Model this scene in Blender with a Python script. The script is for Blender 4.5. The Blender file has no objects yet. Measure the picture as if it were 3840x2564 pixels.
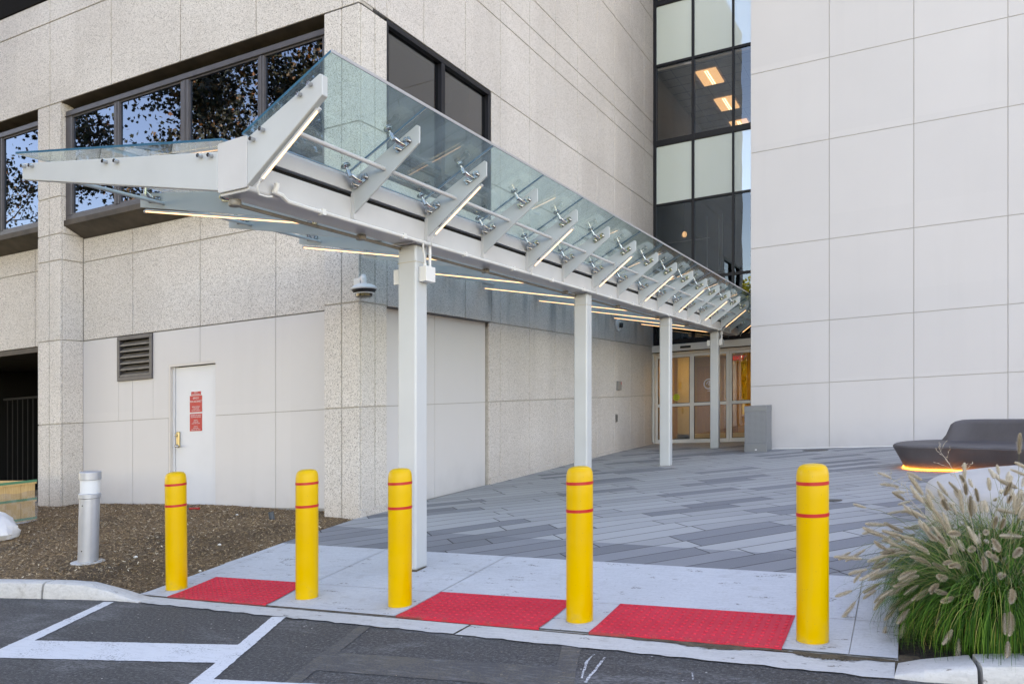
import bpy, bmesh, math, random
from mathutils import Vector, Matrix, Euler
random.seed(7)
PI = math.pi
C = bpy.context.scene.collection
sc = bpy.context.scene

# ------------------------------------------------------------------ camera
# The photograph was keystone-corrected: verticals are upright while its horizon keeps a 3 degree
# tilt.  The same correction is given to the camera as a lens property (a skewed picture axis);
# the world itself is built true and level.
YAW = 0.459759
cd = bpy.data.cameras.new('camera')
cd.sensor_width = 36; cd.lens = 36 * 2989 / 3840; cd.shift_y = 239.0 / 3840
cd.clip_end = 900; cd.clip_start = 0.05
cam = bpy.data.objects.new('camera', cd); C.objects.link(cam)
rig = bpy.data.objects.new('camera_tripod', None); C.objects.link(rig)
cs_, sn_ = math.cos(YAW), math.sin(YAW)
cam.parent = rig
cam.matrix_parent_inverse = Matrix(((cs_, 0, sn_, 0), (sn_, 0, -cs_, 0), (-0.052, 1, 0, 1.535), (0, 0, 0, 1)))
sc.camera = cam

# ------------------------------------------------------------------ world, sun, exposure
w = bpy.data.worlds.new('World'); sc.world = w; w.use_nodes = True
nt = w.node_tree
sky = nt.nodes.new('ShaderNodeTexSky'); sky.sky_type = 'NISHITA'; sky.sun_disc = False
SUN_EL = math.radians(36)
SUN_AZ = math.radians(-28)          # from +Y (north) towards -X
sky.sun_elevation = SUN_EL
sky.sun_rotation = SUN_AZ
sky.air_density = 1.0; sky.dust_density = .3; sky.ozone_density = 2.2
bg = nt.nodes['Background']; bg.inputs[1].default_value = 0.15
nt.links.new(sky.outputs[0], bg.inputs[0])
sd = bpy.data.lights.new('sun', 'SUN'); sd.energy = 3.5; sd.angle = math.radians(0.5); sd.color = (1, .95, .87)
so = bpy.data.objects.new('sun', sd); C.objects.link(so)
dirv = Vector((math.sin(SUN_AZ) * math.cos(SUN_EL), math.cos(SUN_AZ) * math.cos(SUN_EL), math.sin(SUN_EL)))
so.rotation_euler = dirv.to_track_quat('Z', 'Y').to_euler(); so.location = (0, 0, 40)
vs = sc.view_settings
vs.view_transform = 'Standard'; vs.look = 'None'; vs.gamma = 1; vs.use_curve_mapping = False
vs.exposure = 2.6
vs.use_white_balance = True; vs.white_balance_temperature = 9600; vs.white_balance_tint = 24
sc.cycles.max_bounces = 10; sc.cycles.transparent_max_bounces = 24; sc.cycles.glossy_bounces = 5
sc.cycles.use_denoising = True
sc.cycles.caustics_reflective = False; sc.cycles.caustics_refractive = False
sc.cycles.sample_clamp_indirect = 6

# ------------------------------------------------------------------ mesh helpers
class MB:
    def __init__(s): s.v = []; s.f = []; s.m = []; s.cm = 0; s.sm = []; s.cs = False
    def face(s, idx): s.f.append(tuple(idx)); s.m.append(s.cm); s.sm.append(s.cs)
    def quad(s, a, b, c, d):
        n = len(s.v); s.v += [tuple(a), tuple(b), tuple(c), tuple(d)]; s.face((n, n+1, n+2, n+3))
    def poly(s, pts):
        n = len(s.v); s.v += [tuple(p) for p in pts]; s.face(range(n, n+len(pts)))
    def box(s, x0, x1, y0, y1, z0, z1):
        if x0 > x1: x0, x1 = x1, x0
        if y0 > y1: y0, y1 = y1, y0
        if z0 > z1: z0, z1 = z1, z0
        n = len(s.v)
        s.v += [(x0,y0,z0),(x1,y0,z0),(x1,y1,z0),(x0,y1,z0),(x0,y0,z1),(x1,y0,z1),(x1,y1,z1),(x0,y1,z1)]
        for q in ((0,3,2,1),(4,5,6,7),(0,1,5,4),(1,2,6,5),(2,3,7,6),(3,0,4,7)): s.face([n+i for i in q])
        return s
    def prism(s, pts, axis, a0, a1):
        """polygon pts (2D) extruded along axis 'x','y' or 'z'."""
        def P(p, a):
            return {'x': (a, p[0], p[1]), 'y': (p[0], a, p[1]), 'z': (p[0], p[1], a)}[axis]
        n = len(s.v); k = len(pts)
        area = sum(pts[i][0]*pts[(i+1)%k][1]-pts[(i+1)%k][0]*pts[i][1] for i in range(k))
        if (area < 0) != (axis == 'y'): pts = pts[::-1]
        if a0 > a1: a0, a1 = a1, a0
        s.v += [P(p, a0) for p in pts] + [P(p, a1) for p in pts]
        s.face([n+i for i in range(k)][::-1]); s.face([n+k+i for i in range(k)])
        for i in range(k):
            j = (i+1) % k; s.face((n+i, n+j, n+k+j, n+k+i))
        return s
    def tube(s, pts, r, seg=10, cap=True, r1=None):
        pts = [Vector(p) for p in pts]; n0 = len(s.v); up = Vector((0,0,1)); pv = None
        old = s.cs; s.cs = True
        for i, p in enumerate(pts):
            t = (pts[min(i+1, len(pts)-1)] - pts[max(i-1, 0)]).normalized()
            if pv is None:
                a = t.cross(up)
                if a.length < 1e-3: a = t.cross(Vector((1,0,0)))
                a.normalize()
            else:
                a = (pv - t * pv.dot(t)).normalized()
            pv = a; b = t.cross(a)
            rr = r[i] if isinstance(r, (list, tuple)) else r
            for k in range(seg):
                th = 2*PI*k/seg; q = p + a*math.cos(th)*rr + b*math.sin(th)*rr
                s.v.append(tuple(q))
        for i in range(len(pts)-1):
            for k in range(seg):
                k2 = (k+1) % seg
                s.face((n0+i*seg+k, n0+i*seg+k2, n0+(i+1)*seg+k2, n0+(i+1)*seg+k))
        s.cs = False
        if cap:
            s.face([n0+k for k in range(seg)][::-1]); s.face([n0+(len(pts)-1)*seg+k for k in range(seg)])
        s.cs = old
        return s
    def lathe(s, prof, cx, cy, seg=32, smooth=True, tilt=None):
        """prof: (r, z) list bottom to top."""
        n0 = len(s.v); old = s.cs; s.cs = smooth
        for r, z in prof:
            for k in range(seg):
                th = 2*PI*k/seg; s.v.append((cx + r*math.cos(th), cy + r*math.sin(th), z))
        for i in range(len(prof)-1):
            for k in range(seg):
                k2 = (k+1) % seg
                s.face((n0+i*seg+k, n0+i*seg+k2, n0+(i+1)*seg+k2, n0+(i+1)*seg+k))
        s.cs = old
        s.face([n0+k for k in range(seg)][::-1]); s.face([n0+(len(prof)-1)*seg+k for k in range(seg)])
        return s

def wloc(o):
    v = Vector((0,0,0))
    while o is not None: v += o.location; o = o.parent
    return v

def obj(name, mb, mats, parent=None, bevel=0, bseg=2, autosm=False):
    me = bpy.data.meshes.new(name)
    off = wloc(parent) if parent is not None else Vector((0,0,0))
    me.from_pydata([(a[0]-off.x, a[1]-off.y, a[2]-off.z) for a in mb.v], [], mb.f)
    if not isinstance(mats, (list, tuple)): mats = [mats]
    for m in mats: me.materials.append(m)
    me.polygons.foreach_set('material_index', mb.m)
    me.polygons.foreach_set('use_smooth', [bool(x) for x in mb.sm])
    me.update()
    if any(mb.sm): me.set_sharp_from_angle(angle=math.radians(38))
    o = bpy.data.objects.new(name, me); C.objects.link(o)
    if parent is not None: o.parent = parent
    if bevel:
        b = o.modifiers.new('bevel', 'BEVEL'); b.width = bevel; b.segments = bseg; b.limit_method = 'ANGLE'; b.angle_limit = math.radians(40)
        b.harden_normals = False
    return o

def thing(name, label, cat, loc=(0,0,0), group=None):
    o = bpy.data.objects.new(name, None); C.objects.link(o); o.location = loc
    o.empty_display_size = .2
    o['label'] = label; o['category'] = cat
    if group: o['group'] = group
    return o
def tag(o, label, cat, group=None):
    o['label'] = label; o['category'] = cat
    if group: o['group'] = group
    return o
def struct(o, kind='structure'): o['kind'] = kind; return o
def dup(root, loc, label):
    r = root.copy(); C.objects.link(r); r.location = loc; r['label'] = label
    for ch in root.children:
        c = ch.copy(); C.objects.link(c); c.parent = r
        for g in ch.children:
            d = g.copy(); C.objects.link(d); d.parent = c
    return r

# ------------------------------------------------------------------ materials
def mat(name, col=(.5,.5,.5), rough=.6, metal=0, spec=.5, noise=0, nscale=5, bump=0, bscale=60, bdist=.01, emit=None, estr=0, coat=0):
    m = bpy.data.materials.new(name); m.use_nodes = True; t = m.node_tree; b = t.nodes['Principled BSDF']
    b.inputs['Base Color'].default_value = (*col, 1); b.inputs['Roughness'].default_value = rough
    b.inputs['Metallic'].default_value = metal; b.inputs['Specular IOR Level'].default_value = spec
    b.inputs['Coat Weight'].default_value = coat
    if emit: b.inputs['Emission Color'].default_value = (*emit, 1); b.inputs['Emission Strength'].default_value = estr
    if noise or bump: tc = t.nodes.new('ShaderNodeTexCoord')
    if noise:
        n = t.nodes.new('ShaderNodeTexNoise'); n.inputs['Scale'].default_value = nscale; n.inputs['Detail'].default_value = 8
        t.links.new(tc.outputs['Object'], n.inputs['Vector'])
        r = t.nodes.new('ShaderNodeMapRange'); r.inputs['From Min'].default_value = .3; r.inputs['From Max'].default_value = .7
        r.inputs['To Min'].default_value = 1-noise; r.inputs['To Max'].default_value = 1+noise
        t.links.new(n.outputs['Fac'], r.inputs['Value'])
        mx = t.nodes.new('ShaderNodeVectorMath'); mx.operation = 'SCALE'; mx.inputs[0].default_value = col
        t.links.new(r.outputs[0], mx.inputs['Scale']); t.links.new(mx.outputs[0], b.inputs['Base Color'])
    if bump:
        n2 = t.nodes.new('ShaderNodeTexNoise'); n2.inputs['Scale'].default_value = bscale; n2.inputs['Detail'].default_value = 6
        t.links.new(tc.outputs['Object'], n2.inputs['Vector'])
        bp = t.nodes.new('ShaderNodeBump'); bp.inputs['Strength'].default_value = bump; bp.inputs['Distance'].default_value = bdist
        t.links.new(n2.outputs['Fac'], bp.inputs['Height']); t.links.new(bp.outputs[0], b.inputs['Normal'])
    return m

class NT:
    """tiny helper for node graphs"""
    def __init__(s, name):
        s.m = bpy.data.materials.new(name); s.m.use_nodes = True; s.t = s.m.node_tree
        s.b = s.t.nodes['Principled BSDF']; s.tc = s.t.nodes.new('ShaderNodeTexCoord').outputs['Object']
    def _in(s, sock, v):
        if hasattr(v, 'is_output'): s.t.links.new(v, sock)
        elif v is not None: sock.default_value = v
    def math(s, op, a, b=None, c=None, clamp=False):
        n = s.t.nodes.new('ShaderNodeMath'); n.operation = op; n.use_clamp = clamp
        for i, v in enumerate((a, b, c)):
            if v is not None: s._in(n.inputs[i], v)
        return n.outputs[0]
    def noise(s, scale, detail=4, rough=.5, vec=None, dist=0):
        n = s.t.nodes.new('ShaderNodeTexNoise'); n.inputs['Scale'].default_value = scale; n.inputs['Detail'].default_value = detail
        n.inputs['Roughness'].default_value = rough; n.inputs['Distortion'].default_value = dist
        s.t.links.new(vec or s.tc, n.inputs['Vector']); return n.outputs['Fac']
    def voro(s, scale, vec=None, out='Color', feat='F1'):
        n = s.t.nodes.new('ShaderNodeTexVoronoi'); n.feature = feat; n.inputs['Scale'].default_value = scale
        s.t.links.new(vec or s.tc, n.inputs['Vector']); return n.outputs[out]
    def ramp(s, fac, stops, interp='LINEAR'):
        n = s.t.nodes.new('ShaderNodeValToRGB'); e = n.color_ramp.elements; n.color_ramp.interpolation = interp
        e[0].position = stops[0][0]; e[0].color = (*stops[0][1], 1)
        e[1].position = stops[-1][0]; e[1].color = (*stops[-1][1], 1)
        for p, c in stops[1:-1]:
            q = e.new(p); q.color = (*c, 1)
        s.t.links.new(fac, n.inputs[0]); return n.outputs['Color']
    def rng(s, v, a, b, c=0, d=1):
        n = s.t.nodes.new('ShaderNodeMapRange'); s._in(n.inputs[0], v)
        for i, q in enumerate((a, b, c, d)): n.inputs[i+1].default_value = q
        return n.outputs[0]
    def mix(s, f, a, b, mode='MIX'):
        n = s.t.nodes.new('ShaderNodeMix'); n.data_type = 'RGBA'; n.blend_type = mode
        s._in(n.inputs[0], f)
        s._in(n.inputs[6], (*a, 1) if isinstance(a, tuple) else a); s._in(n.inputs[7], (*b, 1) if isinstance(b, tuple) else b)
        return n.outputs[2]
    def xyz(s, v=None):
        n = s.t.nodes.new('ShaderNodeSeparateXYZ'); s.t.links.new(v or s.tc, n.inputs[0]); return n.outputs
    def comb(s, x, y, z=0):
        n = s.t.nodes.new('ShaderNodeCombineXYZ')
        for i, v in enumerate((x, y, z)): s._in(n.inputs[i], v)
        return n.outputs[0]
    def scale(s, sx, sy, sz, vec=None):
        n = s.t.nodes.new('ShaderNodeVectorMath'); n.operation = 'MULTIPLY'; n.inputs[1].default_value = (sx, sy, sz)
        s.t.links.new(vec or s.tc, n.inputs[0]); return n.outputs[0]
    def wn(s, vec):
        n = s.t.nodes.new('ShaderNodeTexWhiteNoise'); n.noise_dimensions = '3D'; s.t.links.new(vec, n.inputs['Vector']); return n.outputs['Value']
    def bump(s, h, strength=.5, dist=.01):
        n = s.t.nodes.new('ShaderNodeBump'); n.inputs['Strength'].default_value = strength; n.inputs['Distance'].default_value = dist
        s.t.links.new(h, n.inputs['Height']); s.t.links.new(n.outputs[0], s.b.inputs['Normal'])
    def col(s, c): s._in(s.b.inputs['Base Color'], (*c, 1) if isinstance(c, tuple) else c)
    def rough(s, r): s._in(s.b.inputs['Roughness'], r)

def granite(name, tint=(1,1,1), stains=False):
    g = NT(name)
    base = g.ramp(g.noise(.6, 5), [(.3, (.68*tint[0],.64*tint[1],.60*tint[2])), (.7, (.76*tint[0],.725*tint[1],.685*tint[2]))])
    med = g.noise(75, 3, .6)
    c = g.mix(g.rng(med, .38, .6), g.mix(1, base, (.72,.70,.68), 'MULTIPLY'), base)
    v = g.xyz(g.voro(95))[0]
    d = g.voro(95, out='Distance')
    spot = g.math('MULTIPLY', g.math('LESS_THAN', v, .17), g.math('LESS_THAN', d, .46))
    c = g.mix(spot, c, (.12,.11,.10))
    v2 = g.xyz(g.voro(58))[1]; d2 = g.voro(58, out='Distance')
    spot2 = g.math('MULTIPLY', g.math('LESS_THAN', v2, .13), g.math('LESS_THAN', d2, .42))
    c = g.mix(g.math('MULTIPLY', spot2, .75), c, (.28,.23,.18))
    c = g.mix(g.rng(g.noise(26, 4, .8), .52, .62, 0, .22), c, (.25,.22,.19))
    cb = g.wn(g.comb(g.math('FLOOR', g.math('DIVIDE', g.xyz()[0], 1.5)), g.math('FLOOR', g.math('DIVIDE', g.xyz()[1], 1.213)), g.math('FLOOR', g.math('DIVIDE', g.math('SUBTRACT', g.xyz()[2], .25), 1.37))))
    c = g.mix(1, c, g.ramp(cb, [(0, (.95,.945,.94)), (1, (1.03,1.025,1.02))]), 'MULTIPLY')
    st = g.noise(1, 5, vec=g.scale(2.4, 2.4, .22))
    c = g.mix(g.rng(st, .55, .8, 0, .22), c, (.36,.33,.29))
    z = g.xyz()[2]
    c = g.mix(g.rng(g.math('ADD', z, g.math('MULTIPLY', g.noise(3), .5)), 1.1, .35, 0, .34), c, (.42,.33,.25))
    if stains:
        zz = g.math('ADD', z, g.math('MULTIPLY', g.noise(1.1, 3), .7))
        band = g.math('MULTIPLY', g.rng(zz, 3.2, 3.7), g.rng(z, 4.3, 3.5))
        c = g.mix(g.math('MULTIPLY', band, g.rng(g.noise(1, 5, vec=g.scale(5, 2.2, .6)), .5, .66, 0, .6)), c, (.17,.18,.18))
    g.col(c); g.rough(.85); g.bump(g.math('ADD', g.noise(110, 3), g.math('MULTIPLY', g.voro(95, out='Distance'), .7)), .3, .005)
    return g.m

M = {}
M['granite'] = granite('granite_aggregate')
M['granite_side'] = granite('granite_aggregate_weathered', (.95,.945,.96), True)
M['grout'] = mat('joint_sealant', (.40,.37,.33), .9, noise=.15, nscale=20)
def white_panel(name, c0):
    g = NT(name)
    c = g.mix(g.rng(g.noise(.5, 6), .35, .7), tuple(x*.955 for x in c0), c0)
    c = g.mix(g.rng(g.noise(1, 5, vec=g.scale(3, 3, .15)), .56, .85, 0, .22), c, tuple(x*.8 for x in c0))
    X = g.xyz(); cell = g.wn(g.comb(g.math('FLOOR', g.math('DIVIDE', g.math('ADD', X[0], 5.51), 1.66)), g.math('FLOOR', g.math('DIVIDE', X[2], 1.77)), 1))
    c = g.mix(1, c, g.ramp(cell, [(0, (.965,.967,.97)), (1, (1.0,1.0,1.0))]), 'MULTIPLY')
    c = g.mix(g.math('MULTIPLY', g.rng(X[2], .9, .25), g.rng(g.noise(2.2, 6), .4, .7, 0, .35)), c, tuple(x*.66 for x in c0))
    v = g.voro(1.6, out='Distance'); c = g.mix(g.math('LESS_THAN', v, .008), c, (.12,.11,.1))
    g.col(c); g.rough(.42); g.b.inputs['Specular IOR Level'].default_value = .35
    g.bump(g.noise(1.3, 2), .06, .02); return g.m
M['white_panel'] = white_panel('white_metal_panel', (.51,.497,.495))
M['offwhite_panel'] = white_panel('warm_white_panel', (.615,.595,.585))
M['dark_joint'] = mat('panel_joint', (.34,.32,.29), .8)
M['steel_paint'] = mat('white_steel_paint', (.53,.53,.53), .32, spec=.5, noise=.05, nscale=3, bump=.05, bscale=8)
M['steel_paint2'] = mat('pale_grey_steel_paint', (.48,.505,.51), .3, noise=.05, nscale=2)
M['chrome'] = mat('polished_stainless', (.50,.50,.51), .10, metal=1)
M['rubber'] = mat('black_rubber', (.012,.012,.013), .5)
M['frame_black'] = mat('black_anodised_frame', (.006,.006,.009), .45, spec=.3)
M['frame_bronze'] = mat('dark_bronze_frame', (.075,.07,.075), .38, noise=.15, nscale=6)
M['soffit_brown'] = mat('brown_soffit', (.07,.055,.042), .7, noise=.35, nscale=4)
M['black_void'] = mat('unlit_black', (.004,.004,.004), .9)  # flat black colour stands in for the shade of unlit depths
M['yellow'] = None
def yellow():
    g = NT('yellow_plastic_sleeve')
    c = g.mix(g.rng(g.noise(2.5, 5), .35, .7), (.66,.375,.0015), (.70,.415,.002))
    c = g.mix(g.rng(g.noise(1, 5, vec=g.scale(18, 18, 1.2)), .62, .8, 0, .35), c, (.55,.36,.03))
    z = g.xyz()[2]
    c = g.mix(g.math('MULTIPLY', g.rng(z, .16, .0), g.rng(g.noise(14, 5), .55, .75, 0, .45)), c, (.34,.25,.1))
    spk = g.math('LESS_THAN', g.voro(34, out='Distance'), .07); c = g.mix(g.math('MULTIPLY', spk, .6), c, (.2,.14,.05))
    g.b.inputs['Specular IOR Level'].default_value = .3; g.col(c); g.rough(g.rng(g.noise(6, 4), .3, .7, .28, .45)); g.bump(g.noise(9, 3), .07, .004); return g.m
M['yellow'] = yellow()
M['red_tape'] = mat('red_reflective_band', (.52,.015,.012), .3)
M['sign_red'] = mat('sign_red', (.50,.01,.012), .35)
M['white_ink'] = mat('white_lettering', (.66,.66,.66), .5)
M['door_paint'] = mat('door_paint', (.62,.635,.66), .35, noise=.03, nscale=2)
M['brass'] = mat('brass', (.50,.40,.22), .38, metal=1, noise=.2, nscale=14)
M['alu'] = mat('pale_aluminium', (.66,.665,.66), .38, metal=.25, noise=.05, nscale=3)
M['bollard_alu'] = mat('silver_bollard_paint', (.42,.45,.50), .36, metal=.55, noise=.06, nscale=4)
M['opal'] = mat('opal_acrylic', (.64,.67,.70), .3)
M['plastic_white'] = mat('white_plastic', (.78,.78,.78), .35)
M['conduit_tan'] = mat('weathered_conduit', (.22,.20,.17), .5, metal=.2, noise=.2, nscale=10)
M['pipe_white'] = mat('white_painted_conduit', (.70,.70,.68), .4)
M['tube_light'] = mat('led_tube', (.9,.85,.75), .4, emit=(1, .64, .32), estr=.36)
M['bench_led'] = mat('amber_led', (.9,.6,.2), .4, emit=(1, .34, .04), estr=2.4)
M['lamp_warm'] = mat('ceiling_light', (.9,.8,.6), .5, emit=(1, .66, .36), estr=.30)
M['lamp_core'] = mat('ceiling_light_core', (.9,.8,.6), .5, emit=(1, .86, .62), estr=.9)
M['seal_grey'] = mat('silicone_seal', (.55,.60,.63), .45)
M['glass_edge'] = mat('glass_edge', (.02,.12,.20), .15, spec=.8)
M['edge_trim'] = mat('grey_glass_edge', (.42,.42,.43), .35, metal=.5)

def glass(name, tint, refl0=.06, refl1=.9, haze=0.0, hazecol=(.8,.9,.88), rough=0.0, wav=0, gcol=(.95,.97,.98)):
    m = bpy.data.materials.new(name); m.use_nodes = True; t = m.node_tree
    t.nodes.remove(t.nodes['Principled BSDF']); out = t.nodes['Material Output']
    tr = t.nodes.new('ShaderNodeBsdfTransparent'); tr.inputs[0].default_value = (*tint, 1)
    gl = t.nodes.new('ShaderNodeBsdfGlossy'); gl.inputs['Roughness'].default_value = rough; gl.inputs[0].default_value = (*gcol, 1)
    lw = t.nodes.new('ShaderNodeLayerWeight'); lw.inputs[0].default_value = .5
    pw = t.nodes.new('ShaderNodeMath'); pw.operation = 'POWER'; pw.inputs[1].default_value = 3.2
    t.links.new(lw.outputs['Facing'], pw.inputs[0])
    r = t.nodes.new('ShaderNodeMapRange'); r.inputs['To Min'].default_value = refl0; r.inputs['To Max'].default_value = refl1
    t.links.new(pw.outputs[0], r.inputs[0])
    mx = t.nodes.new('ShaderNodeMixShader'); t.links.new(r.outputs[0], mx.inputs[0])
    src = tr.outputs[0]
    if haze:
        df = t.nodes.new('ShaderNodeBsdfTranslucent'); df.inputs[0].default_value = (*hazecol, 1)
        d2 = t.nodes.new('ShaderNodeBsdfDiffuse'); d2.inputs[0].default_value = (*hazecol, 1)
        m0 = t.nodes.new('ShaderNodeMixShader'); m0.inputs[0].default_value = .4
        t.links.new(df.outputs[0], m0.inputs[1]); t.links.new(d2.outputs[0], m0.inputs[2])
        tc = t.nodes.new('ShaderNodeTexCoord'); nn = t.nodes.new('ShaderNodeTexNoise'); nn.inputs['Scale'].default_value = 3; nn.inputs['Detail'].default_value = 8
        t.links.new(tc.outputs['Object'], nn.inputs['Vector'])
        rr = t.nodes.new('ShaderNodeMapRange'); rr.inputs[1].default_value = .3; rr.inputs[2].default_value = .75; rr.inputs[3].default_value = haze*.5; rr.inputs[4].default_value = haze*1.5
        t.links.new(nn.outputs['Fac'], rr.inputs[0])
        m2 = t.nodes.new('ShaderNodeMixShader'); t.links.new(rr.outputs[0], m2.inputs[0])
        t.links.new(tr.outputs[0], m2.inputs[1]); t.links.new(m0.outputs[0], m2.inputs[2]); src = m2.outputs[0]
    if wav:
        tc = t.nodes.new('ShaderNodeTexCoord'); nn = t.nodes.new('ShaderNodeTexNoise'); nn.inputs['Scale'].default_value = .9; nn.inputs['Detail'].default_value = 1
        t.links.new(tc.outputs['Object'], nn.inputs['Vector'])
        bp = t.nodes.new('ShaderNodeBump'); bp.inputs['Strength'].default_value = wav; bp.inputs['Distance'].default_value = .02
        t.links.new(nn.outputs['Fac'], bp.inputs['Height']); t.links.new(bp.outputs[0], gl.inputs['Normal'])
    t.links.new(src, mx.inputs[1]); t.links.new(gl.outputs[0], mx.inputs[2]); t.links.new(mx.outputs[0], out.inputs[0])
    return m
M['canopy_glass'] = glass('canopy_glass', (.79,.91,.90), .05, .8, haze=.07, hazecol=(.75,.86,.83))
M['curtain_glass'] = glass('tinted_curtain_glass', (.42,.44,.43), .11, .95, wav=.12, gcol=(.72,.88,1))
M['door_glass'] = glass('entrance_glass', (.52,.47,.27), .16, .95, wav=.08)
M['mirror_glass'] = glass('reflective_window_glass', (.03,.03,.035), .20, .95, wav=.07, gcol=(.62,.79,1))
M['side_glass'] = glass('smoked_window_glass', (.16,.14,.13), .07, .95, wav=.05)
M['spandrel'] = None
def spandrel():
    g = NT('pale_green_spandrel_glass'); g.col(g.mix(g.noise(.7), (.56,.63,.56), (.60,.66,.59))); g.rough(.5); g.b.inputs['Specular IOR Level'].default_value = .1
    t = g.t; gl = t.nodes.new('ShaderNodeBsdfGlossy'); gl.inputs['Roughness'].default_value = 0; gl.inputs[0].default_value = (.72,.88,1,1)
    bp = t.nodes.new('ShaderNodeBump'); bp.inputs['Strength'].default_value = .12; bp.inputs['Distance'].default_value = .02
    t.links.new(g.noise(.9, 1), bp.inputs['Height']); t.links.new(bp.outputs[0], gl.inputs['Normal'])
    mx = t.nodes.new('ShaderNodeMixShader'); mx.inputs[0].default_value = .22
    t.links.new(g.b.outputs[0], mx.inputs[1]); t.links.new(gl.outputs[0], mx.inputs[2]); t.links.new(mx.outputs[0], t.nodes['Material Output'].inputs[0])
    return g.m
M['spandrel'] = spandrel()

def asphalt():
    g = NT('asphalt')
    c = g.ramp(g.noise(.7, 6, .6), [(.3, (.040,.040,.042)), (.72, (.068,.067,.069))])
    n1 = g.noise(42, 5, .85); c = g.mix(g.rng(n1, .52, .62, 0, .9), c, (.17,.17,.17))
    c = g.mix(g.rng(n1, .48, .40, 0, .9), c, (.012,.012,.013))
    sp = g.xyz(g.voro(22))[0]; dd = g.voro(22, out='Distance')
    c = g.mix(g.math('MULTIPLY', g.math('LESS_THAN', sp, .04), g.math('LESS_THAN', dd, .13)), c, (.5,.48,.45))
    # scuffed dusty patches
    pt = g.math('MULTIPLY', g.rng(g.noise(1.5, 6, .65, vec=g.scale(.6, 1.6, 1), dist=.6), .50, .62), g.rng(g.noise(24, 5, .7, vec=g.scale(1, 3, 1)), .42, .6))
    c = g.mix(g.math('MULTIPLY', pt, .6), c, (.26,.26,.27))
    x, y, z = g.xyz()
    g.col(c); g.rough(g.rng(n1, .3, .8, .6, .9)); g.bump(g.math('ADD', n1, g.math('MULTIPLY', g.noise(60, 3), .6)), 1.0, .012); return g.m
M['asphalt'] = asphalt()
def concrete(name, c0, streak=(30, 1.5, 1), dirt=.35, sdir=0):
    g = NT(name)
    c = g.mix(g.rng(g.noise(.9, 6, .6), .3, .7), tuple(x*.86 for x in c0), c0)
    sn = g.noise(4, 5, .6, vec=g.scale(*streak)); c = g.mix(g.rng(sn, .40, .72, 0, .55), c, tuple(x*.66 for x in c0))
    c = g.mix(g.rng(g.noise(6, 8, .7), .56, .72, 0, dirt), c, (.20,.17,.14))
    c = g.mix(g.rng(g.noise(45, 4, .8), .5, .62, 0, .35), c, tuple(x*.6 for x in c0))
    ds = g.math('LESS_THAN', g.voro(7, out='Distance'), .035); c = g.mix(g.math('MULTIPLY', ds, .8), c, (.07,.055,.04))
    sc_ = g.math('MULTIPLY', g.rng(g.noise(1, 3, .6, vec=g.scale(5, 13, 5)), .63, .66), g.rng(g.noise(60, 3), .45, .55)); c = g.mix(g.math('MULTIPLY', sc_, .7), c, (.12,.10,.085))
    g.col(c); g.rough(.85); g.bump(g.math('ADD', sn, g.math('MULTIPLY', g.noise(140, 3), .7)), .35, .004); return g.m
M['slab'] = concrete('broom_finished_concrete', (.56,.575,.595), (2.2, 26, 1), .3)
M['curb'] = concrete('kerb_concrete', (.58,.57,.55), (1.2, 20, 12), .5)
M['bench_white'] = mat('smooth_pale_concrete', (.50,.47,.44), .6, noise=.05, nscale=2, bump=.1, bscale=40)
M['dirt'] = mat('packed_dirt', (.09,.065,.04), .95, noise=.5, nscale=14, bump=.8, bscale=50, bdist=.02)

def paving(name, light, dark, frac):
    g = NT(name)
    x, y, z = g.xyz()
    r = math.sqrt(.5)
    u = g.math('MULTIPLY', g.math('ADD', x, y), r); v = g.math('MULTIPLY', g.math('SUBTRACT', y, x), r)
    vr = g.math('DIVIDE', g.math('ADD', v, .06), .272); row = g.math('FLOOR', vr)
    off = g.math('MULTIPLY', g.wn(g.comb(row, 3.7, 1.1)), 1.2)
    ur = g.math('DIVIDE', g.math('ADD', u, off), 1.17); cell = g.math('FLOOR', ur)
    rnd = g.wn(g.comb(row, cell, 2.3)); rnd2 = g.wn(g.comb(row, cell, 9.1))
    fv = g.math('MULTIPLY', g.math('PINGPONG', vr, .5), .272); fu = g.math('MULTIPLY', g.math('PINGPONG', ur, .5), 1.17)
    j = g.math('MINIMUM', fv, fu); joint = g.rng(j, .0045, .0085, 1, 0)
    c = g.mix(g.math('LESS_THAN', rnd, frac), light, dark)
    c = g.mix(1, c, g.ramp(rnd2, [(0, (.88,.875,.87)), (1, (1.09,1.085,1.07))]), 'MULTIPLY')
    n = g.noise(170, 3, .7); c = g.mix(g.rng(n, .56, .8, 0, .45), c, tuple(q*.45 for q in light))
    c = g.mix(g.rng(n, .44, .25, 0, .35), c, (.5,.5,.5))
    c = g.mix(g.rng(g.noise(1.1, 6, .6), .52, .78, 0, .3), c, tuple(q*.6 for q in light))
    c = g.mix(joint, c, (.04,.037,.035))
    g.col(c); g.rough(.8)
    g.bump(g.math('ADD', g.math('MULTIPLY', joint, -1.5), g.math('ADD', g.math('MULTIPLY', n, .3), g.math('MULTIPLY', rnd2, .25))), .6, .006)
    return g.m
M['pave'] = paving('plank_paving', (.35,.352,.352), (.20,.205,.22), .22)
M['pave_dark'] = paving('charcoal_plank_paving', (.215,.22,.235), (.18,.185,.20), .45)

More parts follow.
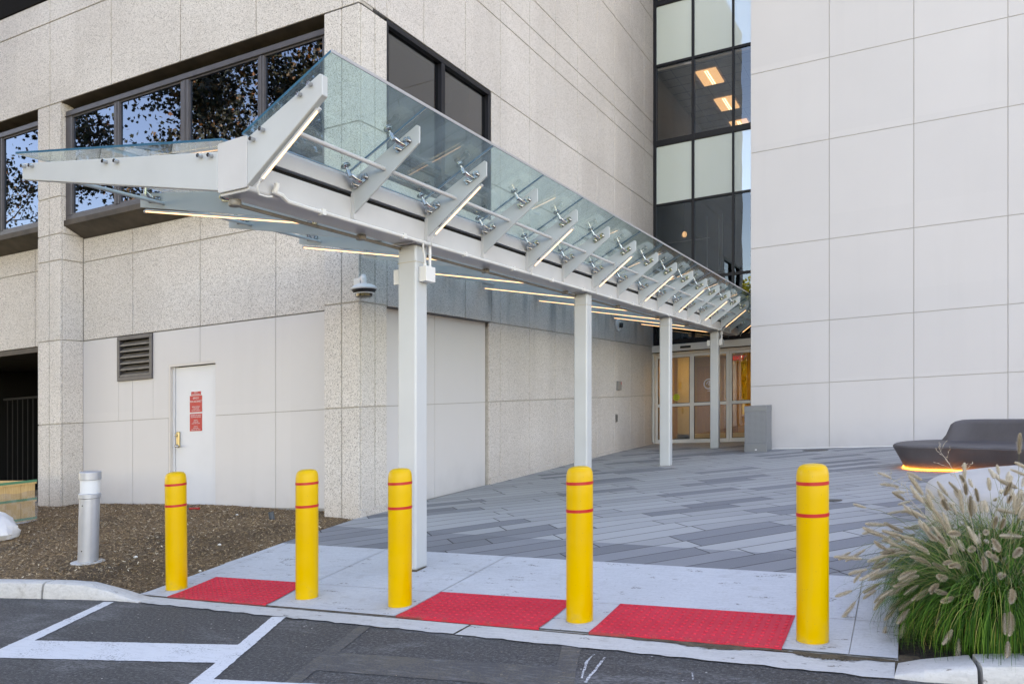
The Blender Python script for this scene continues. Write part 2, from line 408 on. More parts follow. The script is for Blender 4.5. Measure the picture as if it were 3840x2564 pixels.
def linepaint(name, col, cover=.5):
    g = NT(name)
    n = g.noise(70, 4, .7); n2 = g.noise(3, 5)
    k = g.math('ADD', g.math('MULTIPLY', n, .7), g.math('MULTIPLY', n2, .3))
    c = g.mix(g.rng(k, cover-.05, cover+.03, 1, 0), (.06,.06,.063), col)
    c = g.mix(g.rng(g.noise(8, 5, vec=g.scale(1, 4, 1)), .5, .75, 0, .25), c, (.3,.3,.3))
    g.col(c); g.rough(.75); g.bump(n, .5, .004); return g.m
M['line_white'] = linepaint('white_road_paint', (.62,.63,.65), .62)
M['line_tan'] = linepaint('worn_tan_road_paint', (.105,.092,.076), .5)
M['chalk'] = linepaint('chalk_mark', (.55,.56,.58), .52)
def redmat():
    g = NT('red_tactile_mat')
    c = g.mix(g.rng(g.noise(3, 6), .35, .7), (.62,.028,.05), (.70,.036,.062))
    c = g.mix(g.rng(g.noise(5, 7, .7), .66, .9, 0, .2), c, (.45,.15,.14))
    y = g.xyz()[1]
    c = g.mix(g.math('MULTIPLY', g.rng(y, -.25, -.335), g.rng(g.noise(7, 5), .5, .65, 0, .7)), c, (.16,.1,.07))
    g.col(c); g.rough(.6); g.b.inputs['Specular IOR Level'].default_value = .2; return g.m
M['tactile'] = redmat()
def mulchmat():
    g = NT('bark_mulch')
    n = g.noise(28, 6, .75, vec=g.scale(1, 2.0, 1), dist=.4)
    c = g.ramp(n, [(.3, (.05,.028,.013)), (.48, (.18,.105,.052)), (.62, (.35,.225,.12)), (.8, (.54,.39,.23))])
    c = g.mix(g.rng(g.noise(1.2, 4), .45, .65, 0, .5), c, (.03,.02,.013))
    g.col(c); g.rough(.95); g.bump(g.math('ADD', n, g.noise(70, 4)), 1.0, .03); return g.m
M['mulch'] = mulchmat()
def chipmat(name, stops):
    g = NT(name)
    oi = g.t.nodes.new('ShaderNodeAttribute'); oi.attribute_name = 'tone'
    c = g.ramp(oi.outputs['Fac'], stops); g.col(c); g.rough(.9); return g.m
M['chips'] = chipmat('wood_chips', [(0, (.065,.035,.015)), (.35, (.23,.135,.062)), (.7, (.42,.275,.145)), (.93, (.60,.43,.26)), (1, (.76,.63,.45))])
M['soil'] = mat('planting_soil', (.022,.015,.010), .95, noise=.5, nscale=20, bump=.9, bscale=40, bdist=.03)

# ------------------------------------------------------------------ ground heights
def G(y):
    if y < 5: return 0.0
    if y < 8.4: return .18*(y-5)/3.4
    return min(.26, .18+.08*(y-8.4)/9.6)
def sm(t): t = max(0, min(1, t)); return t*t*(3-2*t)
def ZM(x, y):
    k = sm((-6.35-x)/1.0)
    far = .125 + .15*sm((y-4.9)/3.7)
    return (G(y)-.012)*(1-k) + far*k - .07*k*sm((x+9.5)/2.2)*sm((y-7.0)/1.5)

def sheet(name, polyfn, x0, x1, ys, m, dz=0):
    pass
def strip(name, left, right, m, zf, n=24, nx=1):
    """sheet between x=left(y) and x=right(y) for y in list."""
    mb = MB(); mb.cs = False
    ys = n
    for a, b in zip(ys[:-1], ys[1:]):
        for i in range(nx):
            def X(y, k): return left(y) + (right(y)-left(y))*k/nx
            mb.quad((X(a,i),a,zf(X(a,i),a)), (X(a,i+1),a,zf(X(a,i+1),a)), (X(b,i+1),b,zf(X(b,i+1),b)), (X(b,i),b,zf(X(b,i),b)))
    return obj(name, mb, m)
def lin(a, b, n): return [a+(b-a)*i/n for i in range(n+1)]

# the wide ground, dull grass beyond the car park
M['far_grass'] = mat('far_grass', (.20,.19,.07), .95, noise=.4, nscale=.8, bump=.5, bscale=5, bdist=.1)
mb = MB(); mb.quad((-400,-400,-.12), (400,-400,-.12), (400,400,-.12), (-400,400,-.12))
struct(obj('ground', mb, M['far_grass']))
mb = MB()
def edge(x):      # front edge of the gutter
    return 4.70 - (x+4)*.022 if x > -6.2 else 4.70 + .048 - (-6.2-x)*.145 - .0
xs = lin(-60, 60, 120)
for a, b in zip(xs[:-1], xs[1:]):
    ya, yb = (edge(a), edge(b))
    if a < -12: ya = edge(-12)
    if b < -12: yb = edge(-12)
    if a > 2: ya = edge(2)
    if b > 2: yb = edge(2)
    mb.quad((a,-11,0), (b,-11,0), (b,yb+.05,0), (a,ya+.05,0))
struct(obj('road', mb, M['asphalt']))
# far kerb and pavement behind the camera (seen mirrored in the glass)
mb = MB(); mb.box(-60, 60, -11.25, -11.0, -.1, .13); struct(obj('far_kerb', mb, M['curb']))
mb = MB(); mb.box(-60, 60, -13.2, -11.25, -.1, .12); struct(obj('far_pavement', mb, M['slab']))

# gutter strip flush with the road (with two cast joints), slight ragged front edge
mb = MB()
def gut(x0, x1):
    n = max(2, int((x1-x0)/.05)); X = lin(x0, x1, n)
    pts = []
    for x in X: pts.append((x, edge(x) + .012*math.sin(x*23) * math.sin(x*7.1) + random.uniform(-.006,.006)))
    for (a, ya), (b, yb) in zip(pts[:-1], pts[1:]):
        ba = 4.925 - (a+6)*.006; bb = 4.925 - (b+6)*.006
        mb.quad((a,ya,.008), (b,yb,.008), (b,bb,.008), (a,ba,.008))
gut(-6.22, -2.765); gut(-2.745, -.06)
struct(obj('gutter', mb, M['curb']))
mb = MB(); mb.quad((-6.3,4.80,.003), (.1,4.80,.003), (.1,5.05,.003), (-6.3,5.05,.003)); struct(obj('gutter_dirt', mb, M['dirt']))

# raised kerb on the left: swept profile, tapering down to the flush gutter
def kerb(name, path, hts, width, m, gaps=()):
    mb = MB(); rings = []
    for i, (x, y) in enumerate(path):
        p = Vector((x, y)); q = Vector(path[min(i+1, len(path)-1)]) - Vector(path[max(i-1, 0)]); q.normalize()
        nrm = Vector((-q.y, q.x))
        if nrm.y < 0: nrm = -nrm
        h = hts[i]; wd = width if not isinstance(width, list) else width[i]
        prof = [(0, -.05), (0.0, h*.2), (.012, h*.8), (.022, h*.94), (.05, h), (wd-.02, h), (wd, h-.012), (wd, -.05)]
        rings.append([(x+nrm.x*a, y+nrm.y*a, z) for a, z in prof])
    k = len(rings[0])
    for i in range(len(rings)-1):
        if i in gaps: continue
        n = len(mb.v); mb.v += rings[i] + rings[i+1]; mb.cs = True
        for j in range(k-1): mb.face((n+j, n+j+1, n+k+j+1, n+k+j))
        mb.cs = False
        if i == 0 or i-1 in gaps: mb.face([n+j for j in range(k)])
        if i == len(rings)-2 or i+1 in gaps: mb.face([n+k+j for j in range(k)][::-1])
    return struct(obj(name, mb, m))
kp = [(-5.95,4.745), (-6.1,4.745), (-6.25,4.742), (-6.45,4.715), (-6.6,4.692), (-6.85,4.648), (-7.045,4.613), (-7.07,4.608), (-7.5,4.53), (-8.2,4.41), (-9.5,4.21), (-11,4.02), (-14,3.8), (-20,3.5)]
kh = [.012, .03, .06, .10, .128, .14, .142, .142, .142, .14, .14, .14, .14, .14]
kerb('kerb', kp[::-1], kh[::-1], .17, M['curb'], gaps=(6,))
kr = [(-.06,4.64), (.08,4.63), (.32,4.66), (.345,4.665), (.8,4.73), (1.6,4.86), (3,5.1), (8,5.6)]
kerb('kerb_beside_planting', kr, [.015, .05, .085, .09, .12, .13, .13, .13], .24, M['curb'], gaps=(2,))

# pavement slabs (real slabs with open joints over a dark bed)
mb = MB()
def slab(x0a, x1a, x0b, x1b, ya, yb, g=.0025):
    # quad from front (ya) to back (yb) following the slope, a few strips deep
    n = 5
    for i in range(n):
        t0, t1 = i/n, (i+1)/n
        y0, y1 = ya+(yb-ya)*t0, ya+(yb-ya)*t1
        l0, l1 = x0a+(x0b-x0a)*t0, x0a+(x0b-x0a)*t1; r0, r1 = x1a+(x1b-x1a)*t0, x1a+(x1b-x1a)*t1
        if i == 0: y0 += g
        if i == n-1: y1 -= g
        Z = lambda y: G(y)+.014 if y < 5.02 else G(y)+.010
        mb.quad((l0+g,y0,Z(y0)), (r0-g,y0,Z(y0)), (r1-g,y1,Z(y1)), (l1+g,y1,Z(y1)))
def byb(x): return 6.955 - (x+6.35)*.056       # back line of the concrete
ym = 5.585
cuts = [-6.20, -6.02, -4.72, -3.43, -.30, -.045]; cutb = [-6.36, -6.26, -4.86, -3.42, -.30, -.05]
for i in range(5):
    a0, a1, b0, b1 = cuts[i], cuts[i+1], cutb[i], cutb[i+1]
    t = (ym-4.93)/(6.9-4.93); m0 = a0+(b0-a0)*t; m1 = a1+(b1-a1)*t
    slab(a0, a1, m0, m1, 4.945, ym)
    n = len(mb.v)
    # back slab with its slanted rear edge
    K = 6
    for q in range(K):
        t0, t1 = q/K, (q+1)/K
        def pt(t, left):
            xa, xb = (m0, b0) if left else (m1, b1)
            x = xa+(xb-xa)*t; yb_ = byb(xb); y = ym+.004+(yb_-.004-ym)*t
            x += .004 if left else -.004
            return (x, y, G(y)+.010)
        mb.quad(pt(t0,True), pt(t0,False), pt(t1,False), pt(t1,True))
struct(obj('pavement', mb, M['slab']))
strip('pavement_bed', lambda y: -6.34 if y > 6 else -6.2, lambda y: -.045, M['grout'], lambda x, y: G(y)+.002, lin(4.9, 6.9, 10)); struct(bpy.data.objects['pavement_bed'])

# paving: charcoal band then the plank field
def band_top(x): return 7.88 - (x+6.4)*.117
mb = MB(); X = lin(-6.36, 9, 60)
for a, b in zip(X[:-1], X[1:]):
    K = 5
    for q in range(K):
        def P(x, t): 
            y = byb(min(x,0))*(1-t)+max(band_top(x), byb(0)+.1)*t; return (x, y, G(y)+.010)
        if a > -.06: continue
        mb.quad(P(a,q/K), P(b,q/K), P(b,(q+1)/K), P(a,(q+1)/K))
struct(obj('charcoal_paving', mb, M['pave_dark']))
mb = MB(); X = lin(-6.36, -.06, 40) + lin(-.06, 16, 40)[1:]
for a, b in zip(X[:-1], X[1:]):
    def F(x): return band_top(x) if x <= -.05 else 7.14
    ys0 = [F(a)+(8.4-F(a))*i/4 for i in range(5)] + lin(8.4, 18.0, 12)[1:] + [21.8]
    ys1 = [F(b)+(8.4-F(b))*i/4 for i in range(5)] + lin(8.4, 18.0, 12)[1:] + [21.8]
    for i in range(len(ys0)-1):
        mb.quad((a,ys0[i],G(ys0[i])+.010), (b,ys1[i],G(ys1[i])+.010), (b,ys1[i+1],G(ys1[i+1])+.010), (a,ys0[i+1],G(ys0[i+1])+.010))
struct(obj('plaza_paving', mb, M['pave']))

# mulch bed
mb = MB(); mb.cs = True
nx, ny = 60, 40; base = len(mb.v)
def fy(x):   # front boundary (behind kerb)
    if x > -6.5: return 4.87
    for (xa, ya), (xb, yb) in zip(kp[:-1], kp[1:]):
        if xb <= x <= xa: return (ya+(yb-ya)*(x-xa)/(xb-xa)) + .155
    return 3.7
for i in range(nx+1):
    t = i/nx; 
    for j in range(ny+1):
        s_ = j/ny
        xr = -6.2 - .17*sm(s_*1.4)
        x = -16 + (xr+16)*t; f0 = fy(x); y = f0 + (8.85-f0)*s_
        if x > -6.8: y = f0 + (8.45-f0)*s_
        z = ZM(x, y) + random.uniform(-.008, .008)
        if j == 0: z = min(z, .135) 
        mb.v.append((x, y, z))
for i in range(nx):
    for j in range(ny):
        a = base+i*(ny+1)+j; mb.face((a, a+ny+1, a+ny+2, a+1))
struct(obj('mulch_bed', mb, M['mulch']))
# loose chips, thousands of them
def chips(name, n, area, zf, size, m, flat=.5):
    vs_, fs, tone = [], [], []
    for _ in range(n):
        x, y = area(); z = zf(x, y)
        L = random.uniform(*size); W = L*random.uniform(.13, .32); a = random.uniform(0, PI); 
        e = Euler((random.uniform(-flat, flat), random.uniform(-flat, flat), a)); R = e.to_matrix(); k = len(vs_)
        c = Vector((x, y, z+random.uniform(.002, .014)))
        for px, py in ((-L, -W*.6), (L*.8, -W), (L, W*.4), (-L*.7, W)):
            vs_.append(tuple(c + R @ Vector((px/2, py/2, 0))))
        fs.append((k, k+1, k+2, k+3)); tn = min(1, max(0, random.gauss(.55, .26))); tone += [tn]*4
    me = bpy.data.meshes.new(name); me.from_pydata(vs_, [], fs); me.materials.append(m)
    at = me.attributes.new('tone', 'FLOAT', 'POINT'); at.data.foreach_set('value', tone)
    o = bpy.data.objects.new(name, me); C.objects.link(o); return o
def marea():
    while True:
        x = -13.5 + 7.3*random.random(); y = 4.3 + 4.5*random.random()
        if y > fy(x)+.01 and y < 8.78 and (x < -6.28-.04*(y-4.9)) and not (x > -6.95 and y > 8.38): return x, y
o = chips('wood_chip_mulch', 60000, marea, ZM, (.011, .044), M['chips']); o['kind'] = 'stuff'

# planting bed on the right
strip('planting_bed', lambda y: -.04, lambda y: 9, M['soil'], lambda x, y: .012 + G(y)*.9 - (.03 if x < .1 else 0) + .05*sm(x/.5), lin(4.86, 7.14, 20), 30)
struct(bpy.data.objects['planting_bed'])

# ------------------------------------------------------------------ road markings
def marking(name, polys, m, label, z=.004):
    mb = MB()
    for p in polys:
        # subdivided ragged edges
        q = []
        for (a, b) in zip(p, p[1:]+p[:1]):
            L = math.hypot(b[0]-a[0], b[1]-a[1]); n = max(1, int(L/.03))
            for i in range(n):
                t = i/n; q.append((a[0]+(b[0]-a[0])*t + random.uniform(-.0035,.0035), a[1]+(b[1]-a[1])*t + random.uniform(-.0035,.0035), z))
        mb.poly(q)
    o = obj(name, mb, m); return struct(o)
def offs(a, b, w):
    d = Vector((b[0]-a[0], b[1]-a[1])).normalized(); n = Vector((-d.y, d.x))*w/2
    return [(a[0]+n.x,a[1]+n.y), (b[0]+n.x,b[1]+n.y), (b[0]-n.x,b[1]-n.y), (a[0]-n.x,a[1]-n.y)]
marking('painted_road_lines', [
    [(-6.30,4.675), (-6.20,4.70), (-5.705,3.674), (-4.09,4.045), (-4.392,4.70), (-4.276,4.72), (-3.69,3.46), (-2.2,3.75), (-2.12,3.63), (-3.63,3.335), (-3.34,2.68), (-3.47,2.68), (-3.93,3.70), (-5.55,3.31), (-5.30,2.72), (-5.42,2.72)]], M['line_white'], '', z=.0045)
marking('faded_road_lines', [offs((-3.50,4.68), (-3.05,3.1), .10), offs((-1.90,4.69), (-1.35,3.0), .12)], M['line_tan'], '', z=.0035)
marking('faded_cross_line', [[(-3.4,4.10), (-1.75,4.28), (-1.66,3.95), (-3.3,3.78)]], M['line_tan'], '', z=.0028)
marking('chalk_marks', [offs((-1.700,4.55), (-1.695,4.42), .012), offs((-1.695,4.42), (-1.62,4.14), .013), offs((-1.618,4.52), (-1.575,4.08), .016), offs((-1.07,4.42), (-1.04,4.30), .01)], M['chalk'], '', z=.005)
# litter flecks on the road and paving
def rarea():
    while True:
        x = random.uniform(-8, 1); y = random.uniform(2.6, 4.7)
        if y < edge(x): return x, y
fl = chips('road_grit', 260, rarea, lambda x, y: .001, (.005, .018), M['chips'], .15); fl['kind'] = 'stuff'

# mud washed into the gutter by the last red mat
def mud(name, x0, x1, yc, w, seed):
    rnd = random.Random(seed); mb = MB(); n = 60; up, lo = [], []
    for i in range(n+1):
        t = i/n; x = x0+(x1-x0)*t; e = math.sin(PI*t)**.5
        up.append((x, yc+.012+.006*math.sin(x*31), .0135)); lo.append((x, yc-w*e*(.35+.65*abs(math.sin(x*5.3+1)))*rnd.uniform(.7,1.1), .0135))
    for i in range(n): mb.quad(lo[i], lo[i+1], up[i+1], up[i])
    return struct(obj(name, mb, M['dirt']))
mud('gutter_mud', -1.62, -.62, 4.915, .085, 2); mud('gutter_mud', -.60, -.06, 4.905, .10, 5); mud('gutter_mud', -6.15, -3.2, 4.928, .02, 7)
# ------------------------------------------------------------------ tactile mats
def tactile(x0, x1, label, slant0=0, slant1=0):
    t = thing('tactile_mat', label, 'tactile mat', ((x0+x1)/2, 5.26, .02), 'red tactile mats between the bollards')
    def X(x, y):
        k = (y-4.94)/.64; f = (x-x0)/(x1-x0); return x + (slant0*(1-f)+slant1*f)*k
    mb = MB(); Z = lambda y: (G(y) if y > 5.02 else G(y)+.004)+.016
    Y = lin(4.935, 5.585, 8)
    for a, b in zip(Y[:-1], Y[1:]):
        mb.quad((X(x0,a),a,Z(a)), (X(x1,a),a,Z(a)), (X(x1,b),b,Z(b)), (X(x0,b),b,Z(b)))
    mb.quad((X(x0,4.935),4.935,-.0), (X(x1,4.935),4.935,-.0), (X(x1,4.935),4.935,Z(4.935)), (X(x0,4.935),4.935,Z(4.935)))
    obj('base_plate', mb, M['tactile'], t)
    mb = MB(); mb.cs = True
    n = int((x1-x0-.05)/.058); 
    for i in range(n+1):
        for j in range(11):
            cx = x0+.032+i*(x1-x0-.064)/n; cy = 4.965+j*.059; cx = X(cx, cy); z = Z(cy)
            k = len(mb.v); S = 10
            for r, dz in ((.0145, 0), (.0125, .0055), (.008, .0072)):
                for q in range(S): mb.v.append((cx+r*math.cos(2*PI*q/S), cy+r*math.sin(2*PI*q/S), z+dz))
            for l in range(2):
                for q in range(S): mb.face((k+l*S+q, k+l*S+(q+1)%S, k+(l+1)*S+(q+1)%S, k+(l+1)*S+q))
            mb.face([k+2*S+q for q in range(S)])
    obj('domes', mb, M['tactile'], t)['kind'] = 'stuff'
    return t
tactile(-5.82, -4.68, 'red tactile mat nearest the mulch bed, between the two left yellow bollards', -.10, -.13)
tactile(-3.41, -2.24, 'red tactile mat right of the first canopy column, touching the fourth bollard')
tactile(-1.88, -.665, 'red tactile mat beside the rightmost yellow bollard, dirty along its front edge')

# ------------------------------------------------------------------ yellow bollards
def yb(loc, label):
    t = thing('yellow_bollard', label, 'bollard', loc, 'yellow bollards along the kerb')
    x, y, z = loc; r = .093; H = 1.07
    mb = MB(); prof = [(r*.985, 0), (r, .012), (r, .868)] + [(r, 1.0)] 
    prof += [(r*.985, 1.012), (r*.955, 1.03), (r*.89, 1.046), (r*.78, 1.058), (r*.6, 1.066), (r*.35, H), (.004, H+.001)]
    mb.lathe([(a, b+z) for a, b in prof], x, y, 40); obj('sleeve', mb, M['yellow'], t)
    for zz in (.945, .755):
        mb = MB(); mb.lathe([(r+.0008, z+zz), (r+.0022, z+zz+.001), (r+.0022, z+zz+.021), (r+.0008, z+zz+.022)], x, y, 40); obj('red_band', mb, M['red_tape'], t)
    mb = MB(); mb.lathe([(r+.003, z-.02), (r+.003, z+.002), (r-.01, z+.003)], x, y, 32); obj('base_seal', mb, M['grout'], t)
    return t
bls = [(-5.992,5.185,'leftmost yellow bollard, at the edge of the mulch bed'), (-4.493,5.215,'yellow bollard between the first red mat and the canopy column, second from left'),
       (-3.551,5.20,'yellow bollard standing in front of the nearest canopy column'), (-2.039,5.176,'yellow bollard between the two right-hand red mats'),
       (-.514,5.14,'rightmost yellow bollard, nearest the feathery grass')]
b0 = yb((bls[0][0], bls[0][1], G(bls[0][1])+.012), bls[0][2])
for i, (x, y, l) in enumerate(bls[1:]):
    dup(b0, (x, y, G(y)+.012), l).rotation_euler = (0, 0, i*1.3+.7)
b0.rotation_euler = (.012, 0, 0)

# ------------------------------------------------------------------ granite building
T_ = .035
def panels(mb, plane, pos, us, zs, out, skip=(), gap=.009, depth=T_, j=0):
    """grid of separate bevel-less slabs; plane 'y': face at y=pos looking -y; plane 'x': face at x=pos looking +x"""
    for i in range(len(us)-1):
        for k in range(len(zs)-1):
            if (i, k) in skip: continue
            u0, u1, z0, z1 = us[i]+gap, us[i+1]-gap, zs[k]+gap, zs[k+1]-gap
            if u1 <= u0 or z1 <= z0: continue
            if plane == 'y': mb.box(u0, u1, pos, pos+depth, z0, z1)
            else: mb.box(pos-depth, pos, u0, u1, z0, z1)
bld = thing('granite_building', 'speckled beige granite office building with dark ribbon windows, left and centre', 'building', (-9, 9, 0))
YF, YR, XR = 8.39, 8.79, -6.36
TOP = 17.0
# front upper wall (flush with the piers), above the ribbon window
mb = MB()
us = [-18.5, -17.0, -15.5, -14.1, -12.634, -11.14, -9.62, -8.14, -6.64, XR]
zs = [6.87, 8.235, 10.0, 11.9, 13.2, 15.0, TOP]
panels(mb, 'y', YF, us, zs, -1, skip=[(i, 1) for i in range(9)])
panels(mb, 'y', YF, us[:6], [8.235, 8.635], -1); panels(mb, 'y', YF, us[5:], [8.235, 10.0], -1)
wallF = obj('upper_wall', mb, M['granite'], bld, bevel=.004, bseg=1)
mb = MB(); mb.box(-12.64, XR-.008, YF+.014, YF+.30, 6.885, TOP); mb.box(-18.5, -12.64, YF+.014, YF+.30, 6.885, 8.62); obj('joint_backing', mb, M['grout'], wallF)
# bevelled soffit of the window head
mb = MB()
mb.prism([(YF+.018, 6.880), (YF+.30, 6.815), (YR+.3, 6.815), (YR+.3, 6.884), (YF+.018, 6.884)], 'x', -18.5, -6.945)
obj('window_head_soffit', mb, M['soffit_brown'], bld)
# bay window of the floor above, upper left corner of the view
mb = MB(); mb.prism([(YF-.02, 8.63), (YR, 8.30), (YR, 11.8), (YF-.02, 11.8)], 'x', -18.5, -11.2); obj('upper_bay_window', mb, mat('upper_bay_black', (.008,.007,.006), .9, spec=.1), bld)
# left pier
mb = MB(); zj = [.10, 1.62, 2.99, 4.30, 4.73, 5.34, 6.87]
panels(mb, 'y', YF, [-12.955, -12.654, -12.36], zj, -1)
for k in range(len(zj)-1): mb.box(-12.36-T_, -12.36, YF+T_+.006, YR-.006, zj[k]+.009, zj[k+1]-.009)
pl = obj('pier', mb, M['granite'], bld, bevel=.004, bseg=1)
mb = MB(); mb.box(-12.94, -12.375, YF+.012, YR+.2, .05, 6.88); obj('joint_backing', mb, M['grout'], pl)
# corner pier, front and side faces share the corner
mb = MB(); zc = [.10, 1.62, 2.99, 5.335, 6.87]
panels(mb, 'y', YF, [-6.945, -6.65, XR], zc, -1)
panels(mb, 'x', XR, [YF+T_, 8.73, 9.005], zc, 1)
cp = obj('corner_pier', mb, M['granite'], bld, bevel=.004, bseg=1)
mb = MB(); mb.box(-6.93, XR-.012, YF+.012, 9.0, .05, 6.86); obj('joint_backing', mb, M['grout'], cp)
# recessed lower wall: granite band above, white panels below
ur = [-18.5, -17.0, -15.4, -13.64, -12.36, -11.155, -9.656, -8.15, -6.9]
mb = MB(); panels(mb, 'y', YR, [-18.5, -17.0, -15.4, -13.64, -12.95], [2.99, 4.305, 4.70], -1)
panels(mb, 'y', YR, ur[4:], [2.99, 4.305, 4.70], -1)
lw = obj('recessed_wall', mb, M['granite'], bld, bevel=.004, bseg=1)
mb = MB(); mb.box(-18.5, -6.93, YR+.014, YR+.3, 3.0, 4.9); obj('joint_backing', mb, M['grout'], lw)
mb = MB()
G1 = .005
cells = [(-12.37,-11.155), (-11.155,-9.656), (-9.656,-8.15), (-8.15,-6.93)]
L0, L1, LZ0, LZ1 = -11.494, -10.682, 2.262, 2.985        # louvre opening
D0, D1, DZ = -10.335, -9.336, 2.451                      # door opening
def wbox(x0, x1, z0, z1): mb.box(x0+G1, x1-G1, YR, YR+.04, z0+G1, z1-G1)
wbox(-12.37, -11.494+G1, 1.62, 2.985); wbox(-11.494+.0, -11.155, 1.62, LZ0)
wbox(-11.155, -10.682, 1.62, LZ0); mb.box(-10.682, D0, YR, YR+.04, 1.625, 2.98); mb.box(D0, -9.661, YR, YR+.04, DZ, 2.98)
mb.box(-9.651, D1, YR, YR+.04, DZ, 2.98); mb.box(D1, -8.155, YR, YR+.04, 1.625, 2.98); wbox(-8.15, -6.93, 1.62, 2.985)
for a, b in ((-12.37,-11.155), (-11.155,D0)): wbox(a, b, .24, 1.62)
mb.box(D1, -8.155, YR, YR+.04, .245, 1.615); wbox(-8.15, -6.93, .24, 1.62)
wp = obj('white_cladding', mb, M['offwhite_panel'], bld)
mb = MB(); mb.box(-12.37, D0, YR+.006, YR+.2, .2, LZ0); mb.box(-12.37, L0, YR+.006, YR+.2, LZ0, 2.99); mb.box(L1, D0, YR+.006, YR+.2, LZ0, 2.99)
mb.box(D0, D1, YR+.006, YR+.2, DZ+.004, 2.99); mb.box(D1, -6.93, YR+.006, YR+.2, .2, 2.99)
obj('panel_joints', mb, M['dark_joint'], wp)
M['foundation'] = concrete('rough_foundation', (.33,.30,.26), (20, 20, 2), .6)
mb = MB(); mb.box(-12.4, -6.93, YR+.012, YR+.25, -.1, .237); obj('foundation', mb, M['foundation'], bld)
# dark opening at far left, its inside painted black for shade
mb = MB(); mb.box(-18.5, -12.96, YR+.3, YR+3.3, 2.93, 2.985); mb.box(-18.5,-12.96, YR+.0, YR+.3, 2.90, 2.985)
gar = obj('opening_ceiling', mb, M['soffit_brown'], bld)
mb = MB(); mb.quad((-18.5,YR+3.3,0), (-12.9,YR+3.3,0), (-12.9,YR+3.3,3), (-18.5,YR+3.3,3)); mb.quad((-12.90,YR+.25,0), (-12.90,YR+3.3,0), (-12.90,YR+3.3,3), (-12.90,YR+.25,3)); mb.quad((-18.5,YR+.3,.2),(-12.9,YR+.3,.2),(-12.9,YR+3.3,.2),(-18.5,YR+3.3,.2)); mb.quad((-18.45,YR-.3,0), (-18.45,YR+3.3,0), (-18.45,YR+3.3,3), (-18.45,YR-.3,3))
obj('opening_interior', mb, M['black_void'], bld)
mb = MB(); 
for i in range(30): mb.box(-16.9+i*.17, -16.9+i*.17+.02, YR+1.5, YR+1.52, .2, 2.2)
mb.box(-17, -12.92, YR+1.48, YR+1.54, 2.2, 2.24)
obj('black_gate', mb, mat('gate_black', (.006,.006,.006), .7), bld)

# ribbon window (front)
def ribbon(x0, x1, muls, name, edges=True):
    fr = MB(); yf = 8.475
    zb, zt = 4.945, 6.735
    fr.box(x0, x1, yf, yf+.12, zb, zb+.075); fr.box(x0, x1, yf, yf+.12, zt-.075, zt)
    fr.box(x0, x1, yf-.02, yf+.02, zt-.095, zt-.08)
    fr.box(x0, x0+.15, yf, yf+.12, zb+.076, zt-.096); fr.box(x1-.08, x1, yf, yf+.12, zb+.076, zt-.096)
    for a, b in muls:
        fr.box(a, b, yf, yf+.12, zb+.076, zt-.096); fr.box((a+b)/2-.008, (a+b)/2+.008, yf-.012, yf-.001, zb+.08, zt-.10)
    f = obj(name, fr, M['frame_bronze'], bld, bevel=.006, bseg=1)
    ed = [x0+.15] + [q for ab in muls for q in ab] + [x1-.08]
    for k in range(0, len(ed), 2):
        g = MB(); tl = random.uniform(-.003,.003); g.quad((ed[k],yf+.035,zb+.07), (ed[k+1],yf+.035+tl,zb+.07), (ed[k+1],yf+.035+tl,zt-.07), (ed[k],yf+.035,zt-.07))
        obj('window_pane', g, M['mirror_glass'], f)
        s = MB(); 
        for (a, b, c, d) in ((ed[k], ed[k+1], zb+.075, zb+.10), (ed[k], ed[k+1], zt-.12, zt-.096)): s.box(a, b, yf+.012, yf+.034, c, d)
        for (a, b) in ((ed[k], ed[k]+.022), (ed[k+1]-.022, ed[k+1])): s.box(a, b, yf+.012, yf+.034, zb+.10, zt-.12)
        obj('glazing_bead', s, M['frame_bronze'], f)
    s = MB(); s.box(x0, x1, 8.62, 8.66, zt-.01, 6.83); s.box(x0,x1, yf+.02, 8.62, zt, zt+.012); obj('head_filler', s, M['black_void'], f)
    s = MB(); s.prism([(yf-.03, 4.86), (yf-.03, 4.944), (YR+.02, 4.944), (YR+.02, 4.70)], 'x', x0, x1); obj('sill_soffit', s, M['soffit_brown'], f)
    s = MB(); s.box(x0-.0, x1, yf-.035, yf-.031, 4.85, 4.90); 
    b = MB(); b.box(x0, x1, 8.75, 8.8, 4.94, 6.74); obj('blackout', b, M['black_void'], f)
ribbon(-12.36, -6.945, [(-11.18,-11.073), (-9.706,-9.556), (-8.177,-8.083)], 'ribbon_window')
ribbon(-18.4, -12.955, [(-14.17,-14.06), (-15.6,-15.5)], 'ribbon_window')

# louvre, a part of the wall
lv = MB(); lv.box(L0, L1, YR-.03, YR+.10, LZ1-.065, LZ1-.003); lv.box(L0, L1, YR-.03, YR+.10, LZ0, LZ0+.065)
lv.box(L0, L0+.06, YR-.03, YR+.10, LZ0+.066, LZ1-.066); lv.box(L1-.06, L1, YR-.03, YR+.10, LZ0+.066, LZ1-.066)
lf = obj('louvre_vent', lv, M['frame_bronze'], bld, bevel=.004, bseg=1)
M['louvre_blade'] = mat('louvre_blade', (.16,.145,.13), .5, noise=.25, nscale=9)
mb = MB()
for i in range(6):
    z = LZ0+.075+i*.098
    mb.prism([(YR-.015, z), (YR+.075, z+.075), (YR+.075, z+.08), (YR-.015, z+.012)], 'x', L0+.062, L1-.062)
    mb.box(L0+.062, L1-.062, YR-.022, YR-.0155, z-.006, z+.02)
obj('louvre_blades', mb, M['louvre_blade'], lf)
mb = MB(); mb.box(L0+.03, L1-.03, YR+.12, YR+.14, LZ0+.03, LZ1-.03); obj('louvre_backing', mb, M['black_void'], lf)

